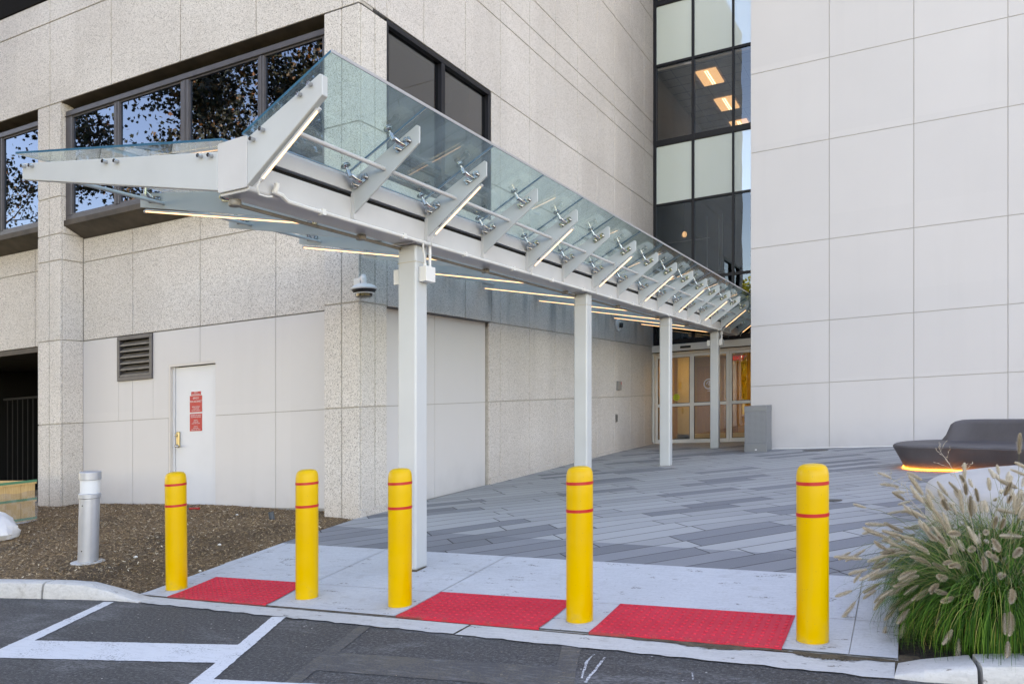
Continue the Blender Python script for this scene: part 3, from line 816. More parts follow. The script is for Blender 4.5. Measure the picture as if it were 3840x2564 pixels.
# service door
dj = MB()
dj.box(D0, D0+.035, YR+.002, YR+.16, .245, DZ-.001); dj.box(D0+.036, D1, YR+.002, YR+.16, DZ-.036, DZ-.001)
djo = obj('door_frame', dj, mat('door_frame_paint', (.60,.56,.52), .5), bld)
mb = MB(); mb.box(D0+.036, D0+.082, YR+.05, YR+.12, .245, DZ-.04); obj('door_jamb', mb, M['door_paint'], djo)
mb = MB(); mb.box(-10.245, D1-.006, YR+.06, YR+.105, .262, 2.40); dr = obj('door', mb, M['door_paint'], bld, bevel=.003, bseg=1)
mb = MB(); mb.box(-10.26, D1, YR+.12, YR+.16, .2, DZ); mb.box(-10.2, D1, YR-.005, YR+.15, .225, .243); obj('door_threshold', mb, M['rubber'], dr)
mb = MB(); mb.box(-10.212, -10.142, YR+.028, YR+.0595, 1.16, 1.405); pb = obj('lock_plate', mb, M['brass'], dr, bevel=.02, bseg=4)
mb = MB(); mb.tube([(-10.19, YR+.028, 1.345), (-10.19, YR+.008, 1.345)], .02, 16); mb.tube([(-10.18, YR+.03, 1.185), (-10.18, YR-.02, 1.185), (-10.17, YR-.03, 1.183), (-10.09, YR-.032, 1.180)], .012, 10)
mb.tube([(-10.18, YR+.025, 1.185), (-10.18, YR+.005, 1.185)], .024, 16); obj('door_handle', mb, M['chrome'], dr)
for z in (2.18, 1.32, .50):
    mb = MB(); mb.tube([(D1-.012, YR+.055, z-.06), (D1-.012, YR+.055, z+.06)], .010, 8); obj('hinge', mb, M['chrome'], dr)

# ---- text helper
def text_mesh(s, size, loc, rotz=0, m=None, parent=None, name='lettering', align='CENTER', ext=.0006, sx=1.0, bold=0.0):
    cu = bpy.data.curves.new(name, 'FONT'); cu.body = s; cu.size = size; cu.align_x = align; cu.align_y = 'CENTER'; cu.extrude = ext; cu.offset = bold
    cu.space_line = 1.0
    tmp = bpy.data.objects.new('tmp', cu); C.objects.link(tmp)
    me = bpy.data.meshes.new_from_object(tmp.evaluated_get(bpy.context.evaluated_depsgraph_get()))
    bpy.data.objects.remove(tmp); bpy.data.curves.remove(cu)
    R = Matrix.Rotation(rotz, 4, 'Z') @ Matrix.Rotation(PI/2, 4, 'X') @ Matrix.Diagonal((sx, 1, 1, 1))
    me.transform(R)
    off = wloc(parent) if parent else Vector()
    me.transform(Matrix.Translation(Vector(loc)-off))
    me.materials.clear(); me.materials.append(m or M['white_ink'])
    o = bpy.data.objects.new(name, me); C.objects.link(o)
    if parent: o.parent = parent
    return o
def red_sign(z0, z1, x0, x1, lines, label):
    y = YR+.058
    t = thing('door_sign', label, 'sign', ((x0+x1)/2, y, (z0+z1)/2), 'red notices on the white service door')
    mb = MB(); mb.box(x0-.004, x1+.004, y-.002, y+.0018, z0-.004, z1+.004); obj('white_border', mb, M['white_ink'], t)
    mb = MB(); mb.box(x0, x1, y-.004, y-.0021, z0, z1); obj('red_face', mb, M['sign_red'], t)
    for s, zz, sz, sx in lines: text_mesh(s, sz*.92, ((x0+x1)/2, y-.0046, zz), 0, M['white_ink'], t, 'lettering', sx=sx, bold=0)
red_sign(1.953, 2.008, -9.905, -9.70, [('SERVICE 2', 1.992, .021, 1), ('ELECTRIC ROOM N008', 1.967, .019, .85)], 'small narrow red notice, topmost on the white service door')
red_sign(1.690, 1.945, -9.935, -9.675, [('SERVICE 2', 1.905, .044, .72), ('MAIN DISCONNECT', 1.855, .044, .68), ('SEPARATE SERVICE', 1.772, .025, .85), ('AT SOUTH SIDE', 1.744, .025, .85), ('ELECTRIC CLOSET A', 1.716, .025, .85)], 'red MAIN DISCONNECT notice in the middle of the service door')
red_sign(1.400, 1.668, -9.935, -9.675, [('BUILDING FED FROM 2', 1.642, .026, .9), ('ELECTRICAL SERVICES', 1.615, .026, .9), ('SERVICE 1', 1.567, .023, .9), ('SOUTH SIDE', 1.542, .023, .9), ('A ELECTRIC CLOSET', 1.517, .023, .9), ('SERVICE 2', 1.470, .023, .9), ('NORTH SIDE', 1.446, .023, .9), ('N008 ELECTRIC ROOM', 1.421, .023, .9)], 'red BUILDING FED FROM 2 notice, lowest on the service door')

# right-hand (side) wall
YC = 21.75
uy = [9.005, 9.93, 11.16, 12.385] + [12.385+1.213*i for i in range(1, 8)] + [YC]
mb = MB()
zt_ = [6.915, 8.26, 8.655, 9.225, 10.85, 12.1, 12.5, 13.1, 14.7, TOP]
panels(mb, 'x', XR, [YF+T_, 8.73]+uy, zt_, 1, skip=[])
us2 = [12.055] + uy[3:]
panels(mb, 'x', XR, us2, [2.975, 5.345, 6.915], 1)
panels(mb, 'x', XR, us2[1:], [.16, 1.62, 2.975], 1)
panels(mb, 'x', XR, [11.975, 12.385], [.16, 1.62, 2.975], 1)
panels(mb, 'x', XR, [9.005, 9.93, 11.16, 12.055], [2.975, 4.715], 1)
swl = obj('side_wall', mb, M['granite_side'], bld, bevel=.004, bseg=1)
mb = MB(); mb.box(XR-.3, XR-.013, YF+.03, YC, 6.93, TOP); mb.box(XR-.3, XR-.013, 12.07, YC, 2.9, 6.93); mb.box(XR-.3, XR-.013, 11.985, YC, .1, 2.9); mb.box(XR-.3, XR-.013, 9.0, 12.07, 2.99, 4.72)
obj('joint_backing', mb, M['grout'], swl)
mb = MB(); mb.box(XR-.015, XR+.032, YF-.01, 9.0, .1, .285); mb.box(XR-.02, XR+.032, 11.98, YC-.06, .12, .325)
obj('skirting', mb, M['granite_side'], bld, bevel=.006, bseg=1)
# white infill panels of the side wall
mb = MB()
xr2 = XR-.075
for a, b in ((9.0, 10.351), (10.351, 11.975)):
    for z0, z1 in ((.2, 1.62), (1.62, 2.97)): mb.box(xr2-.03, xr2, a+G1, b-G1, z0+G1, z1-G1)
si = obj('side_infill_cladding', mb, M['offwhite_panel'], bld)
mb = MB(); mb.box(xr2-.2, xr2-.006, 8.99, 11.98, .15, 2.98); obj('panel_joints', mb, M['dark_joint'], si)
mb = MB(); mb.box(XR-.07, XR-.0, 9.0, 11.97, 2.965, 2.972); obj('infill_trim', mb, M['frame_bronze'], si)
# side window
mb = MB(); xg = XR-.03
a, b, z0, z1 = 9.005, 12.055, 4.73, 6.912
mb.box(xg-.1, xg+.02, a, b, z0, z0+.05); mb.box(xg-.1, xg+.02, a, b, z1-.075, z1)
mb.box(xg-.1, xg+.02, a, a+.05, z0+.051, z1-.076); mb.box(xg-.1, xg+.02, b-.085, b, z0+.051, z1-.076)
mb.box(xg-.1, xg+.02, 10.45, 10.55, z0+.051, z1-.076)
for u0, u1 in ((a+.051, 10.449), (10.551, b-.086)): mb.box(xg-.1, xg+.015, u0, u1, 5.09, 5.165)
sw = obj('side_window', mb, M['frame_black'], bld, bevel=.005, bseg=1)
for u0, u1 in ((a+.05, 10.45), (10.55, b-.085)):
    for q0, q1 in ((z0+.05, 5.09), (5.165, z1-.075)):
        g = MB(); g.quad((xg-.05,u0,q0), (xg-.05,u1,q0), (xg-.05,u1,q1), (xg-.05,u0,q1)); obj('window_pane', g, M['side_glass'], sw)
# plain room behind the side window: pale column and ceiling just visible through the smoked glass
mb = MB(); mb.box(XR-3.4, XR-3.3, 8.95, 12.2, 4.7, 7.0); mb.box(XR-3.3, XR-.14, 12.1, 12.2, 4.7, 7.0); mb.box(XR-3.3, XR-.32, 9.05, 12.1, 6.93, 7.0); mb.box(XR-.55, XR-.2, 11.62, 12.08, 4.8, 6.92)
obj('room_surfaces', mb, mat('room_paint', (.62,.45,.36), .8), sw)

# ------------------------------------------------------------------ white wing
wing = thing('white_wing', 'tall white panelled building wing standing right of the glass entrance', 'building', (4, 18.5, 0))
YW, XW = 18.5, -3.158
mb = MB(); zz = [.26, 1.684, 3.03, 4.785, 6.94, 8.71, 10.5, 12.3, 14.1, TOP]
uu = [XW, -1.51, .122, 1.785, 3.45, 5.1, 6.76, 8.4, 10.1, 14]
for i in range(len(uu)-1):
    for k in range(len(zz)-1):
        mb.box(uu[i]+(.006 if i else 0), uu[i+1]-.006, YW, YW+.05, zz[k]+.006, zz[k+1]-.006)
ww = obj('front_cladding', mb, M['white_panel'], wing, bevel=.003, bseg=1)
mb = MB(); mb.box(XW+.003, 14, YW+.010, YW+.25, .2, TOP); obj('panel_joints', mb, M['dark_joint'], ww)
mb = MB(); mb.box(XW, XW+.2, YW+.052, YC+.05, .2, TOP); obj('return_wall', mb, M['white_panel'], wing)
mb = MB(); mb.box(XW+.2, 14, YW+.3, YW+6, .2, TOP); obj('roof_mass', mb, M['white_panel'], wing)
mb = MB(); mb.box(XW-.0, 14, YW+.004, YW+.2, .15, .258); obj('base_flashing', mb, M['frame_black'], wing)
mb = MB(); mb.box(XW+.01, 14, YW-.012, YW-.002, .262, .285); obj('base_trim', mb, M['alu'], wing)
# roof masses of the granite building (hidden, they carry the shade)
mb = MB(); mb.box(-30, XR-.35, YF+.35, YC+8, 7.05, TOP); mb.box(-30, -18.5, YF, YC, 0, TOP); mb.box(XR-.35, XW+4, YC+9.2, YC+10, 3, TOP); obj('building_core', mb, M['granite'], bld)

# ------------------------------------------------------------------ glass link with the entrance
link = thing('glass_entrance_bay', 'black framed glass bay with sliding entrance doors between stone and white walls', 'glazed entrance', (-4.8, YC, .25))
FX0, FX1 = XR+.002, XW+.0
mb = MB(); y0, y1 = YC-.02, YC+.14
vx = [(FX0, FX0+.085), (-5.285,-5.212), (-4.20,-4.143), (FX1-.06, FX1)]
hz = [(2.995,3.135), (4.725,4.80), (6.885,6.93), (8.56,8.71), (10.77,10.828), (12.475,12.60), (14.5,14.6), (16.6,TOP)]
for p, q in vx: mb.box(p, q, y0, y1, 3.0, TOP)
for p, q in hz:
    for i in range(3): mb.box(vx[i][1]+.001, vx[i+1][0]-.001, y0+.004, y1, p, q)
cf = obj('mullion_frame', mb, M['frame_black'], link)
zones = [(3.135,4.725,'g'), (4.80,6.885,'g'), (6.93,8.56,'s'), (8.71,10.77,'g'), (10.828,12.475,'s'), (12.60,14.5,'g'), (14.6,16.6,'s')]
for z0, z1, kd in zones:
    for i in range(3):
        g = MB(); p, q = vx[i][1], vx[i+1][0]
        g.quad((p,YC+.03,z0), (q,YC+.03,z0), (q,YC+.03,z1), (p,YC+.03,z1))
        if kd == 'g': obj('window_pane', g, M['curtain_glass'], link)
        else:
            o = obj('spandrel_panel', g, M['spandrel'], link)
            s = MB(); 
            for (a, b, c, d) in ((p,q,z0,z0+.02), (p,q,z1-.02,z1)): s.box(a, b, YC+.012, YC+.029, c, d)
            obj('glazing_bead', s, M['rubber'], o)
# interior shells
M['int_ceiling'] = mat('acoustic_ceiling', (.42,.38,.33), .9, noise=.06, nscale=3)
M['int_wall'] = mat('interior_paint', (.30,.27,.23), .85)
def room(name, z0, z1, depth, cm, wm, fm):
    mb = MB(); x0, x1, ya, yb = FX0-.02, 4.0, YC+.16, YC+depth
    mb.quad((x0,ya,z1), (x1,ya,z1), (x1,yb,z1), (x0,yb,z1)); c = obj(name+'_ceiling', mb, cm, link)
    mb = MB(); mb.quad((x0,yb,z0), (x1,yb,z0), (x1,yb,z1), (x0,yb,z1)); mb.quad((x0,ya,z0), (x0,yb,z0), (x0,yb,z1), (x0,ya,z1)); mb.quad((x1,ya,z0), (x1,yb,z0), (x1,yb,z1), (x1,ya,z1)); obj(name+'_wall', mb, wm, link)
    mb = MB(); mb.quad((x0,ya,z0), (x1,ya,z0), (x1,yb,z0), (x0,yb,z0)); obj(name+'_floor', mb, fm, link)
    return c
cl = room('upper_room', 8.64, 10.72, 8.5, M['int_ceiling'], M['int_wall'], M['int_wall'])
mb = MB()
for i in range(14): mb.box(FX0+i*.61-.2, FX0+i*.61-.188, YC+.2, YC+8.4, 10.714, 10.719)
for i in range(13): mb.box(FX0, 2, YC+.3+i*.61, YC+.312+i*.61, 10.714, 10.719)
obj('ceiling_grid', mb, M['frame_bronze'], cl)
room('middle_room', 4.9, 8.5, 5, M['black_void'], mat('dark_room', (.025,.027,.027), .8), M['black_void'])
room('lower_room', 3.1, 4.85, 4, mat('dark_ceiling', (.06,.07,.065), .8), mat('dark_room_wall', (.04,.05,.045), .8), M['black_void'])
room('top_room', 12.55, 14.45, 5, M['int_ceiling'], M['int_wall'], M['int_wall'])
CL_LAB = ['lit square ceiling light seen through the upper glass, nearest the facade', 'lit ceiling light behind the upper glass, middle one of the row', 'lit ceiling light behind the upper glass, farthest and partly hidden']
for k, yy in enumerate((22.52, 24.93, 27.3)):
    t = thing('ceiling_light', CL_LAB[k], 'ceiling light', (-5.08, yy+.58, 10.7), 'lit ceiling lights inside the glass bay')
    mb = MB(); mb.box(-5.37, -4.80, yy, yy+1.16, 10.68, 10.706); obj('diffuser', mb, M['lamp_warm'], t)
    mb = MB(); 
    for dx in (-5.125, -5.07): mb.box(dx, dx+.035, yy+.04, yy+1.12, 10.672, 10.679)
    obj('lamp_strip', mb, M['lamp_core'], t)
    mb = MB(); mb.box(-5.105+.016, -5.072, yy+.04, yy+1.12, 10.668, 10.6715); obj('divider', mb, M['frame_bronze'], t)
t = thing('caged_lamp', 'small round lit lamp hanging in the dark room behind the glass', 'lamp', (-5.65, 22.4, 6.1))
mb = MB(); mb.lathe([(.005,6.04),(.05,6.06),(.07,6.12),(.06,6.18),(.02,6.21)], -5.65, 22.4, 16); obj('bulb', mb, M['lamp_warm'], t)
mb = MB(); mb.tube([(-5.65,22.4,6.2), (-5.65,22.4,8.4)], .008, 6)
for a in range(3):
    th = a*PI/3; mb.tube([(-5.65+.085*math.cos(q)*math.cos(th), 22.4+.085*math.cos(q)*math.sin(th), 6.12+.085*math.sin(q)) for q in lin(0, 2*PI, 14)], .005, 5)
obj('wire_cage', mb, M['frame_bronze'], t)
# hanging pipes in the dark storey (light vertical lines in the photograph)
mb = MB()
for x in (-5.45, -5.05, -4.72, -4.62): mb.tube([(x,22.6,4.9), (x,22.6,6.6)], .014, 6)
mb.tube([(-6.3,22.7,7.6), (-3,22.7,7.6)], .02, 6); mb.tube([(-6.3,22.7,6.0), (-5.0,22.7,6.0)], .012, 6)
obj('service_pipes', mb, mat('galvanised', (.35,.36,.36), .4, metal=.6), link)
# wide header and door frames
mb = MB(); mb.box(FX0-.0, FX1, YC-.16, YC+.12, 2.80, 2.99); hd = obj('header', mb, M['alu'], link, bevel=.006)
mb = MB(); mb.box(FX0, FX1, YC-.165, YC-.161, 2.775, 2.799); obj('header_gap', mb, M['rubber'], hd)
mb = MB(); mb.box(-5.56,-5.27,YC-.185,YC-.161,2.865,2.925); obj('door_sensor', mb, M['rubber'], hd, bevel=.006)
mb = MB(); mb.box(FX0, FX0+.055, YC-.10, YC+.1, .25, 2.798); mb.box(FX0+.056, FX1, YC-.03, YC+.1, 2.72, 2.774); obj('outer_frame', mb, M['alu'], link, bevel=.003)
doors = [(-6.29,-5.252,-.045), (-5.275,-4.262,-.085), (-4.27,-3.2,-.045)]
for i, (p, q, dy) in enumerate(doors):
    yy = YC+dy; mb = MB(); sw_ = .075
    mb.box(p, p+sw_, yy, yy+.045, .27, 2.71); mb.box(q-sw_, q, yy, yy+.045, .27, 2.71)
    mb.box(p+sw_+.001, q-sw_-.001, yy+.002, yy+.043, 2.63, 2.71); mb.box(p+sw_+.001, q-sw_-.001, yy+.002, yy+.043, .27, .375); mb.box(p+sw_+.001, q-sw_-.001, yy+.002, yy+.043, 1.28, 1.362)
    d = obj('sliding_door', mb, M['alu'], link, bevel=.004, bseg=1)
    mb = MB()
    for z0, z1 in ((.375,1.28), (1.362,2.63)): mb.quad((p+sw_,yy+.02,z0), (q-sw_,yy+.02,z0), (q-sw_,yy+.02,z1), (p+sw_,yy+.02,z1))
    obj('glass', mb, M['door_glass'], d)
    mb = MB()
    for z0, z1 in ((.375,1.28), (1.362,2.63)):
        for a, b in ((p+sw_, p+sw_+.014), (q-sw_-.014, q-sw_)): mb.box(a, b, yy+.004, yy+.018, z0, z1)
        mb.box(p+sw_+.0145, q-sw_-.0145, yy+.004, yy+.018, z0, z0+.012); mb.box(p+sw_+.0145, q-sw_-.0145, yy+.004, yy+.018, z1-.012, z1)
    obj('gasket', mb, M['rubber'], d)
mb = MB(); mb.box(FX0, FX1, YC-.12, YC+.12, .235, .268); obj('threshold', mb, M['alu'], link)
# vestibule
M['wood'] = None
g = NT('warm_wood_panelling'); g.col(g.mix(g.rng(g.noise(3, 6, vec=g.scale(9, 9, .6)), .3, .7), (.30,.18,.025), (.46,.29,.05))); g.rough(.45); M['wood'] = g.m
M['tan_wall'] = mat('tan_wall', (.52,.36,.06), .7)
mb = MB(); X0, X1, YA, YB = FX0-.02, -1.5, YC+.13, YC+4.6
mb.quad((X0,YB,.25), (X1,YB,.25), (X1,YB,2.9), (X0,YB,2.9)); mb.quad((X0,YA,.25), (X0,YB,.25), (X0,YB,2.9), (X0,YA,2.9)); mb.quad((X1,YA,.25), (X1,YB,.25), (X1,YB,2.9), (X1,YA,2.9))
obj('vestibule_wall', mb, M['tan_wall'], link)
mb = MB()
for a, b in ((-6.2,-5.5), (-5.35,-4.9), (-3.9,-3.2)): mb.box(a, b, YB-.05, YB-.002, .26, 2.5)
obj('vestibule_panelling', mb, M['wood'], link)
mb = MB(); mb.quad((X0,YA,2.9), (X1,YA,2.9), (X1,YB,2.9), (X0,YB,2.9)); obj('vestibule_ceiling', mb, M['int_ceiling'], link)
mb = MB(); mb.quad((X0,YA,.262), (X1,YA,.262), (X1,YB,.262), (X0,YB,.262)); obj('vestibule_floor', mb, mat('vestibule_floor', (.12,.09,.06), .35), link)
mb = MB()
for p, q in ((-6.25,-5.9), (-5.15,-5.05), (-4.1,-4.0)): mb.box(p, q, YC+2.2, YC+2.27, .27, 2.72)
mb.box(-6.3, -1.6, YC+2.2, YC+2.27, 2.72, 2.9); mb.box(-6.3,-1.6,YC+2.2,YC+2.27,.27,.4)
obj('inner_door_frame', mb, M['alu'], link)
mb = MB(); mb.box(-5.6, -4.9, YC+.9, YC+1.5, 2.88, 2.895); mb.box(-4.1, -3.4, YC+3.0, YC+3.6, 2.88, 2.895); obj('added_fill_panel', mb, mat('vestibule_fill_glow', (.9,.8,.6), .5, emit=(1,.74,.32), estr=5), link)  # unseen glowing panels, added to brighten and warm the vestibule
# exit sign, door emblem, round decal
t = thing('exit_sign', 'small red exit sign glowing inside above the glass doors', 'sign', (-4.1, YC+.6, 2.52))
mb = MB(); mb.box(-4.30, -3.98, YC+.6, YC+.63, 2.44, 2.60); obj('sign_box', mb, mat('exit_box', (.6,.58,.55), .5), t)
text_mesh('EXIT', .15, (-4.14, YC+.597, 2.52), 0, mat('exit_red', (.6,.02,.02), .5, emit=(1,.05,.03), estr=.15), t, 'lettering', bold=.004)
t = thing('round_door_emblem', 'round white emblem with a 6 on the middle glass door', 'emblem', (-4.84, YC-.07, 1.85))
mb = MB(); cx, cz, yy = -4.80, 1.85, YC-.070
def ring(cx, cz, r, a0, a1, wd):
    A = lin(a0, a1, 22)
    for a, b in zip(A[:-1], A[1:]):
        mb.box(0,0,0,0,0,0) if False else mb.quad((cx+(r-wd)*math.cos(a),yy,cz+(r-wd)*math.sin(a)), (cx+(r-wd)*math.cos(b),yy,cz+(r-wd)*math.sin(b)), (cx+r*math.cos(b),yy,cz+r*math.sin(b)), (cx+r*math.cos(a),yy,cz+r*math.sin(a)))
ring(cx, cz, .145, .3*PI, 1.6*PI, .03); ring(cx+.03, cz-.01, .10, -.6*PI, 1.0*PI, .022)
obj('swirl', mb, M['white_ink'], t); text_mesh('6', .19, (cx+.03, yy, cz+.005), 0, M['white_ink'], t, 'numeral', bold=.003)
mb = MB()
for i in range(4): mb.quad((cx-.03+i*.035,yy,cz-.20), (cx-.01+i*.035,yy,cz-.20), (cx-.01+i*.035,yy,cz-.175), (cx-.03+i*.035,yy,cz-.175))
obj('small_lettering', mb, M['white_ink'], t)
t = thing('door_decal', 'round yellow-green caution sticker on the glass door left of centre', 'sticker', (-5.72, YC-.03, 1.52))
mb = MB(); mb.tube([(-5.70,YC-.031,1.53), (-5.70,YC-.027,1.53)], .095, 24); obj('disc', mb, mat('decal_yellow', (.45,.5,.02), .5), t)
mb = MB()
for z in (1.585, 1.53, 1.475): mb.box(-5.75, -5.65, YC-.034, YC-.032, z-.007, z+.007)
obj('printed_bars', mb, M['rubber'], t)

# ------------------------------------------------------------------ wall devices on the side wall
t = thing('dome_camera', 'white domed security camera hanging from the corner of the granite pier', 'security camera', (XR, 8.42, 3.15))
cx_, cy_ = -6.16, 8.22
mb = MB(); mb.tube([(XR+.02, 8.385, 3.24), (XR+.05, 8.36, 3.27), (cx_-.03, cy_+.03, 3.275), (cx_, cy_, 3.24), (cx_, cy_, 3.18)], .034, 14); mb.box(XR-.05, XR+.05, 8.33, 8.388, 3.17, 3.28); obj('wall_arm', mb, M['plastic_white'], t, bevel=.004)
mb = MB(); mb.lathe([(.150,3.098), (.168,3.103), (.172,3.112), (.165,3.125), (.13,3.152), (.085,3.172), (.04,3.182), (.02,3.184)], cx_, cy_, 36); obj('hood', mb, M['plastic_white'], t)
mb = MB(); mb.lathe([(.13,3.058), (.155,3.098), (.12,3.099)], cx_, cy_, 36); obj('black_band', mb, M['rubber'], t)
mb = MB(); mb.lathe([(.12,3.046), (.132,3.050), (.132,3.058), (.11,3.060)], cx_, cy_, 36); obj('rim', mb, M['plastic_white'], t)
mb = MB(); mb.lathe([(.03,3.0), (.085,3.003), (.105,3.015), (.108,3.046), (.09,3.048)], cx_, cy_, 36); obj('lens_dome', mb, mat('camera_dome', (.01,.01,.012), .08, spec=.8), t)
t = thing('wall_camera', 'round white camera with a black lens high on the side wall near the doors', 'security camera', (XR, 18.66, 3.37))
mb = MB(); mb.tube([(XR+.002,18.66,3.37), (XR+.05,18.66,3.37)], .15, 28); obj('base_disc', mb, M['plastic_white'], t, bevel=.01)
mb = MB(); mb.tube([(XR+.05,18.66,3.37), (XR+.13,18.70,3.36)], .06, 18); obj('lens', mb, M['rubber'], t, bevel=.01)
t = thing('intercom_box', 'small grey wall box with a red light beside the entrance', 'wall box', (XR, 18.7, 1.89))
mb = MB(); mb.box(XR+.001, XR+.06, 18.58, 18.82, 1.78, 2.0); obj('housing', mb, mat('grey_box', (.20,.20,.20), .4), t, bevel=.006)
mb = MB(); mb.box(XR+.0605, XR+.066, 18.77, 18.80, 1.92, 1.98); obj('red_light', mb, M['red_tape'], t)
t = thing('door_push_switch', 'small black and silver switch low on the granite wall under the grey box', 'switch', (XR, 18.55, 1.1))
mb = MB(); mb.box(XR+.001, XR+.03, 18.50, 18.58, 1.0, 1.2); obj('plate', mb, M['chrome'], t)
mb = MB(); mb.box(XR+.0305, XR+.045, 18.51, 18.55, 1.02, 1.18); obj('button', mb, M['rubber'], t)

# ------------------------------------------------------------------ canopy
can = thing('glass_canopy', 'long white steel canopy with glass roof wings, sloping ribs and lit tubes', 'canopy', (-4.12, 6.24, 0))
BX0, BX1 = -4.25, -3.98
YB0, YB1 = 4.02, 21.45
def beam_profile(z0, z1, r=.02):
    return [(BX0+r, z0), (BX1-r, z0), (BX1-.006, z0+.006), (BX1, z0+r), (BX1, z1), (BX0, z1), (BX0, z0+r), (BX0+.006, z0+.006)]
mb = MB(); mb.prism(beam_profile(3.080, 3.268), 'y', YB0+.02, YB1); bm_ = obj('beam', mb, M['steel_paint'], can, bevel=.004)
mb = MB(); mb.box(BX0+.04, BX1-.05, YB0+.06, YB1, 3.269, 3.312); obj('beam_slot', mb, M['black_void'], bm_)  # solid black filling, painted darkness for the slot
mb = MB(); mb.prism([(BX0,3.313),(BX1,3.313),(BX1,3.425),(BX1-.03,3.452),(BX0+.03,3.452),(BX0,3.425)], 'y', YB0+.02, YB1); obj('beam_gutter', mb, M['steel_paint'], bm_, bevel=.003)
mb = MB(); mb.prism([(BX0+.012,3.10),(BX1-.012,3.10),(BX1,3.112),(BX1,3.445),(BX1-.01,3.452),(BX0+.01,3.442),(BX0,3.43),(BX0,3.112)], 'y', YB0, YB0+.019); obj('beam_end_cap', mb, M['steel_paint'], bm_, bevel=.004)
# columns
for k in range(4):
    yb_ = 6.14+4.345*k; zb = G(yb_+.1)+.008
    mb = MB(); mb.prism([(-4.22,yb_), (-4.02,yb_), (-4.02,yb_+.2), (-4.22,yb_+.2)], 'z', zb, 3.062)
    cobj = obj('column', mb, M['steel_paint2'], can, bevel=.022, bseg=4)
    mb = MB(); mb.box(-4.27, -3.985, yb_-.05, yb_+.25, 3.063, 3.0785); obj('cap_plate', mb, M['steel_paint'], cobj, bevel=.002)
    mb = MB(); mb.box(-4.2215, -4.0185, yb_-.0015, yb_+.2015, 2.90, 2.904); obj('weld_seam', mb, mat('weld_rust', (.42,.34,.2), .7), cobj)
    mb = MB(); mb.box(-4.24, -4.0, yb_-.02, yb_+.22, zb-.03, zb+.006); obj('base_gap', mb, M['dirt'] if k == 0 else M['grout'], cobj)
    if k in (0, 3):
        mb = MB(); mb.box(-4.018, -3.94, yb_+.05, yb_+.21, 2.72, 2.86); jb = obj('junction_box', mb, M['pipe_white'], can, bevel=.004)
        mb = MB(); mb.tube([(-3.97,yb_+.16,2.86), (-3.97,yb_+.16,3.07)], .014, 8); mb.tube([(-3.975,yb_+.08,2.86), (-3.972,yb_+.075,2.93), (-3.968,yb_+.045,3.0), (-3.962,yb_+.03,3.07)], .009, 8)
        mb.tube([(-3.975,yb_+.08,2.86), (-3.975,yb_+.08,2.885)], .016, 8); obj('conduit', mb, M['pipe_white'], jb)
        mb = MB(); mb.box(-4.30, -4.222, yb_+.05, yb_+.21, 2.72, 2.86); obj('junction_box', mb, M['pipe_white'], can, bevel=.004)
# conduits along the beam
mb = MB(); mb.tube([(-3.955, YB0+.22, 3.115), (-3.945, YB0+.30, 3.10), (-3.955, YB0+.36, 3.075), (-3.962, YB0+.6, 3.072), (-3.962, YB1-.3, 3.072)], .016, 8)
mb.tube([(-3.955, YB0+.24, 3.115), (-3.94, YB0+.24, 3.15), (-3.94, YB0+.24, 3.17)], .02, 10)
for k in range(16): mb.box(-3.985, -3.94, 4.75+k*1.086, 4.79+k*1.086, 3.05, 3.094)
obj('side_conduit', mb, M['pipe_white'], can)
mb = MB(); mb.tube([(-4.19, YB0+.1, 3.035), (-4.19, YB1-.2, 3.035)], .014, 8); obj('under_conduit', mb, M['conduit_tan'], can)
for y in (4.12, 5.55, 7.8, 10.1, 12.3, 14.6, 16.8):
    mb = MB(); mb.lathe([(.040,3.022),(.044,3.028),(.044,3.055),(.04,3.066)], -4.19, y, 16); obj('conduit_box', mb, M['conduit_tan'], can)
# ribs, rods, fittings, tubes, glass
PY = 1.086; ribs = [6.24+PY*(n-3) for n in range(1, 18)]
def gz_r(x): return 3.448+.5*(x+4.0)       # underside of right glass
def gz_l(x): return 3.447-.1465*(x+4.19)   # underside of left glass
# shared fitting mesh (spider fitting): local coords, u along the rib slope, plate on the -y face
def fitting_mesh(slope_ang, name, flip):
    mb = MB(); ca, sa = math.cos(slope_ang), math.sin(slope_ang)
    def L(u, v, y): return (ca*u - sa*v, y, sa*u + ca*v)
    # bolt plate
    k = len(mb.v)
    for y in (-.012, -.004):
        for u, v in ((-.062,-.016), (-.054,-.024), (.054,-.024), (.062,-.016), (.062,.016), (.054,.024), (-.054,.024), (-.062,.016)): mb.v.append(L(u, v, y))
    mb.face([k+i for i in range(8)]); mb.face([k+8+i for i in range(8)][::-1])
    for i in range(8): mb.face((k+i, k+8+i, k+8+(i+1)%8, k+(i+1)%8))
    for u in (-.043, .043): mb.tube([L(u,0,-.010), L(u,0,-.045)], .0125, 12); mb.tube([L(u,0,-.045), L(u,0,-.050)], .007, 8)
    # arm
    mb.tube([L(0,0,-.01), L(-.004,.012,-.05), L(-.01,.045,-.085)], [.018,.015,.012], 10)
    p = L(-.01,.045,-.085)
    top = L(-.01, .105, -.088)
    mb.tube([L(-.01,.02,-.086), L(-.01,.066,-.086)], .014, 12); mb.tube([L(-.01,.066,-.086), L(-.01,.09,-.088)], .0075, 10)
    mb.tube([L(-.01,.090,-.088), L(-.01,.099,-.088), L(-.01,.112,-.088)], [.014,.027,.029], 18)
    mb.cm = 1; mb.tube([L(-.01,.103,-.088), L(-.01,.108,-.088)], .0305, 18)
    mb.v = [(a*1.22, b*1.22, c*1.22) for a, b, c in mb.v]
    return mb
frx = obj('spider_fitting', fitting_mesh(math.atan(.5), 'f', 1), [M['chrome'], M['rubber']], None); fmr = frx.data; bpy.data.objects.remove(frx)
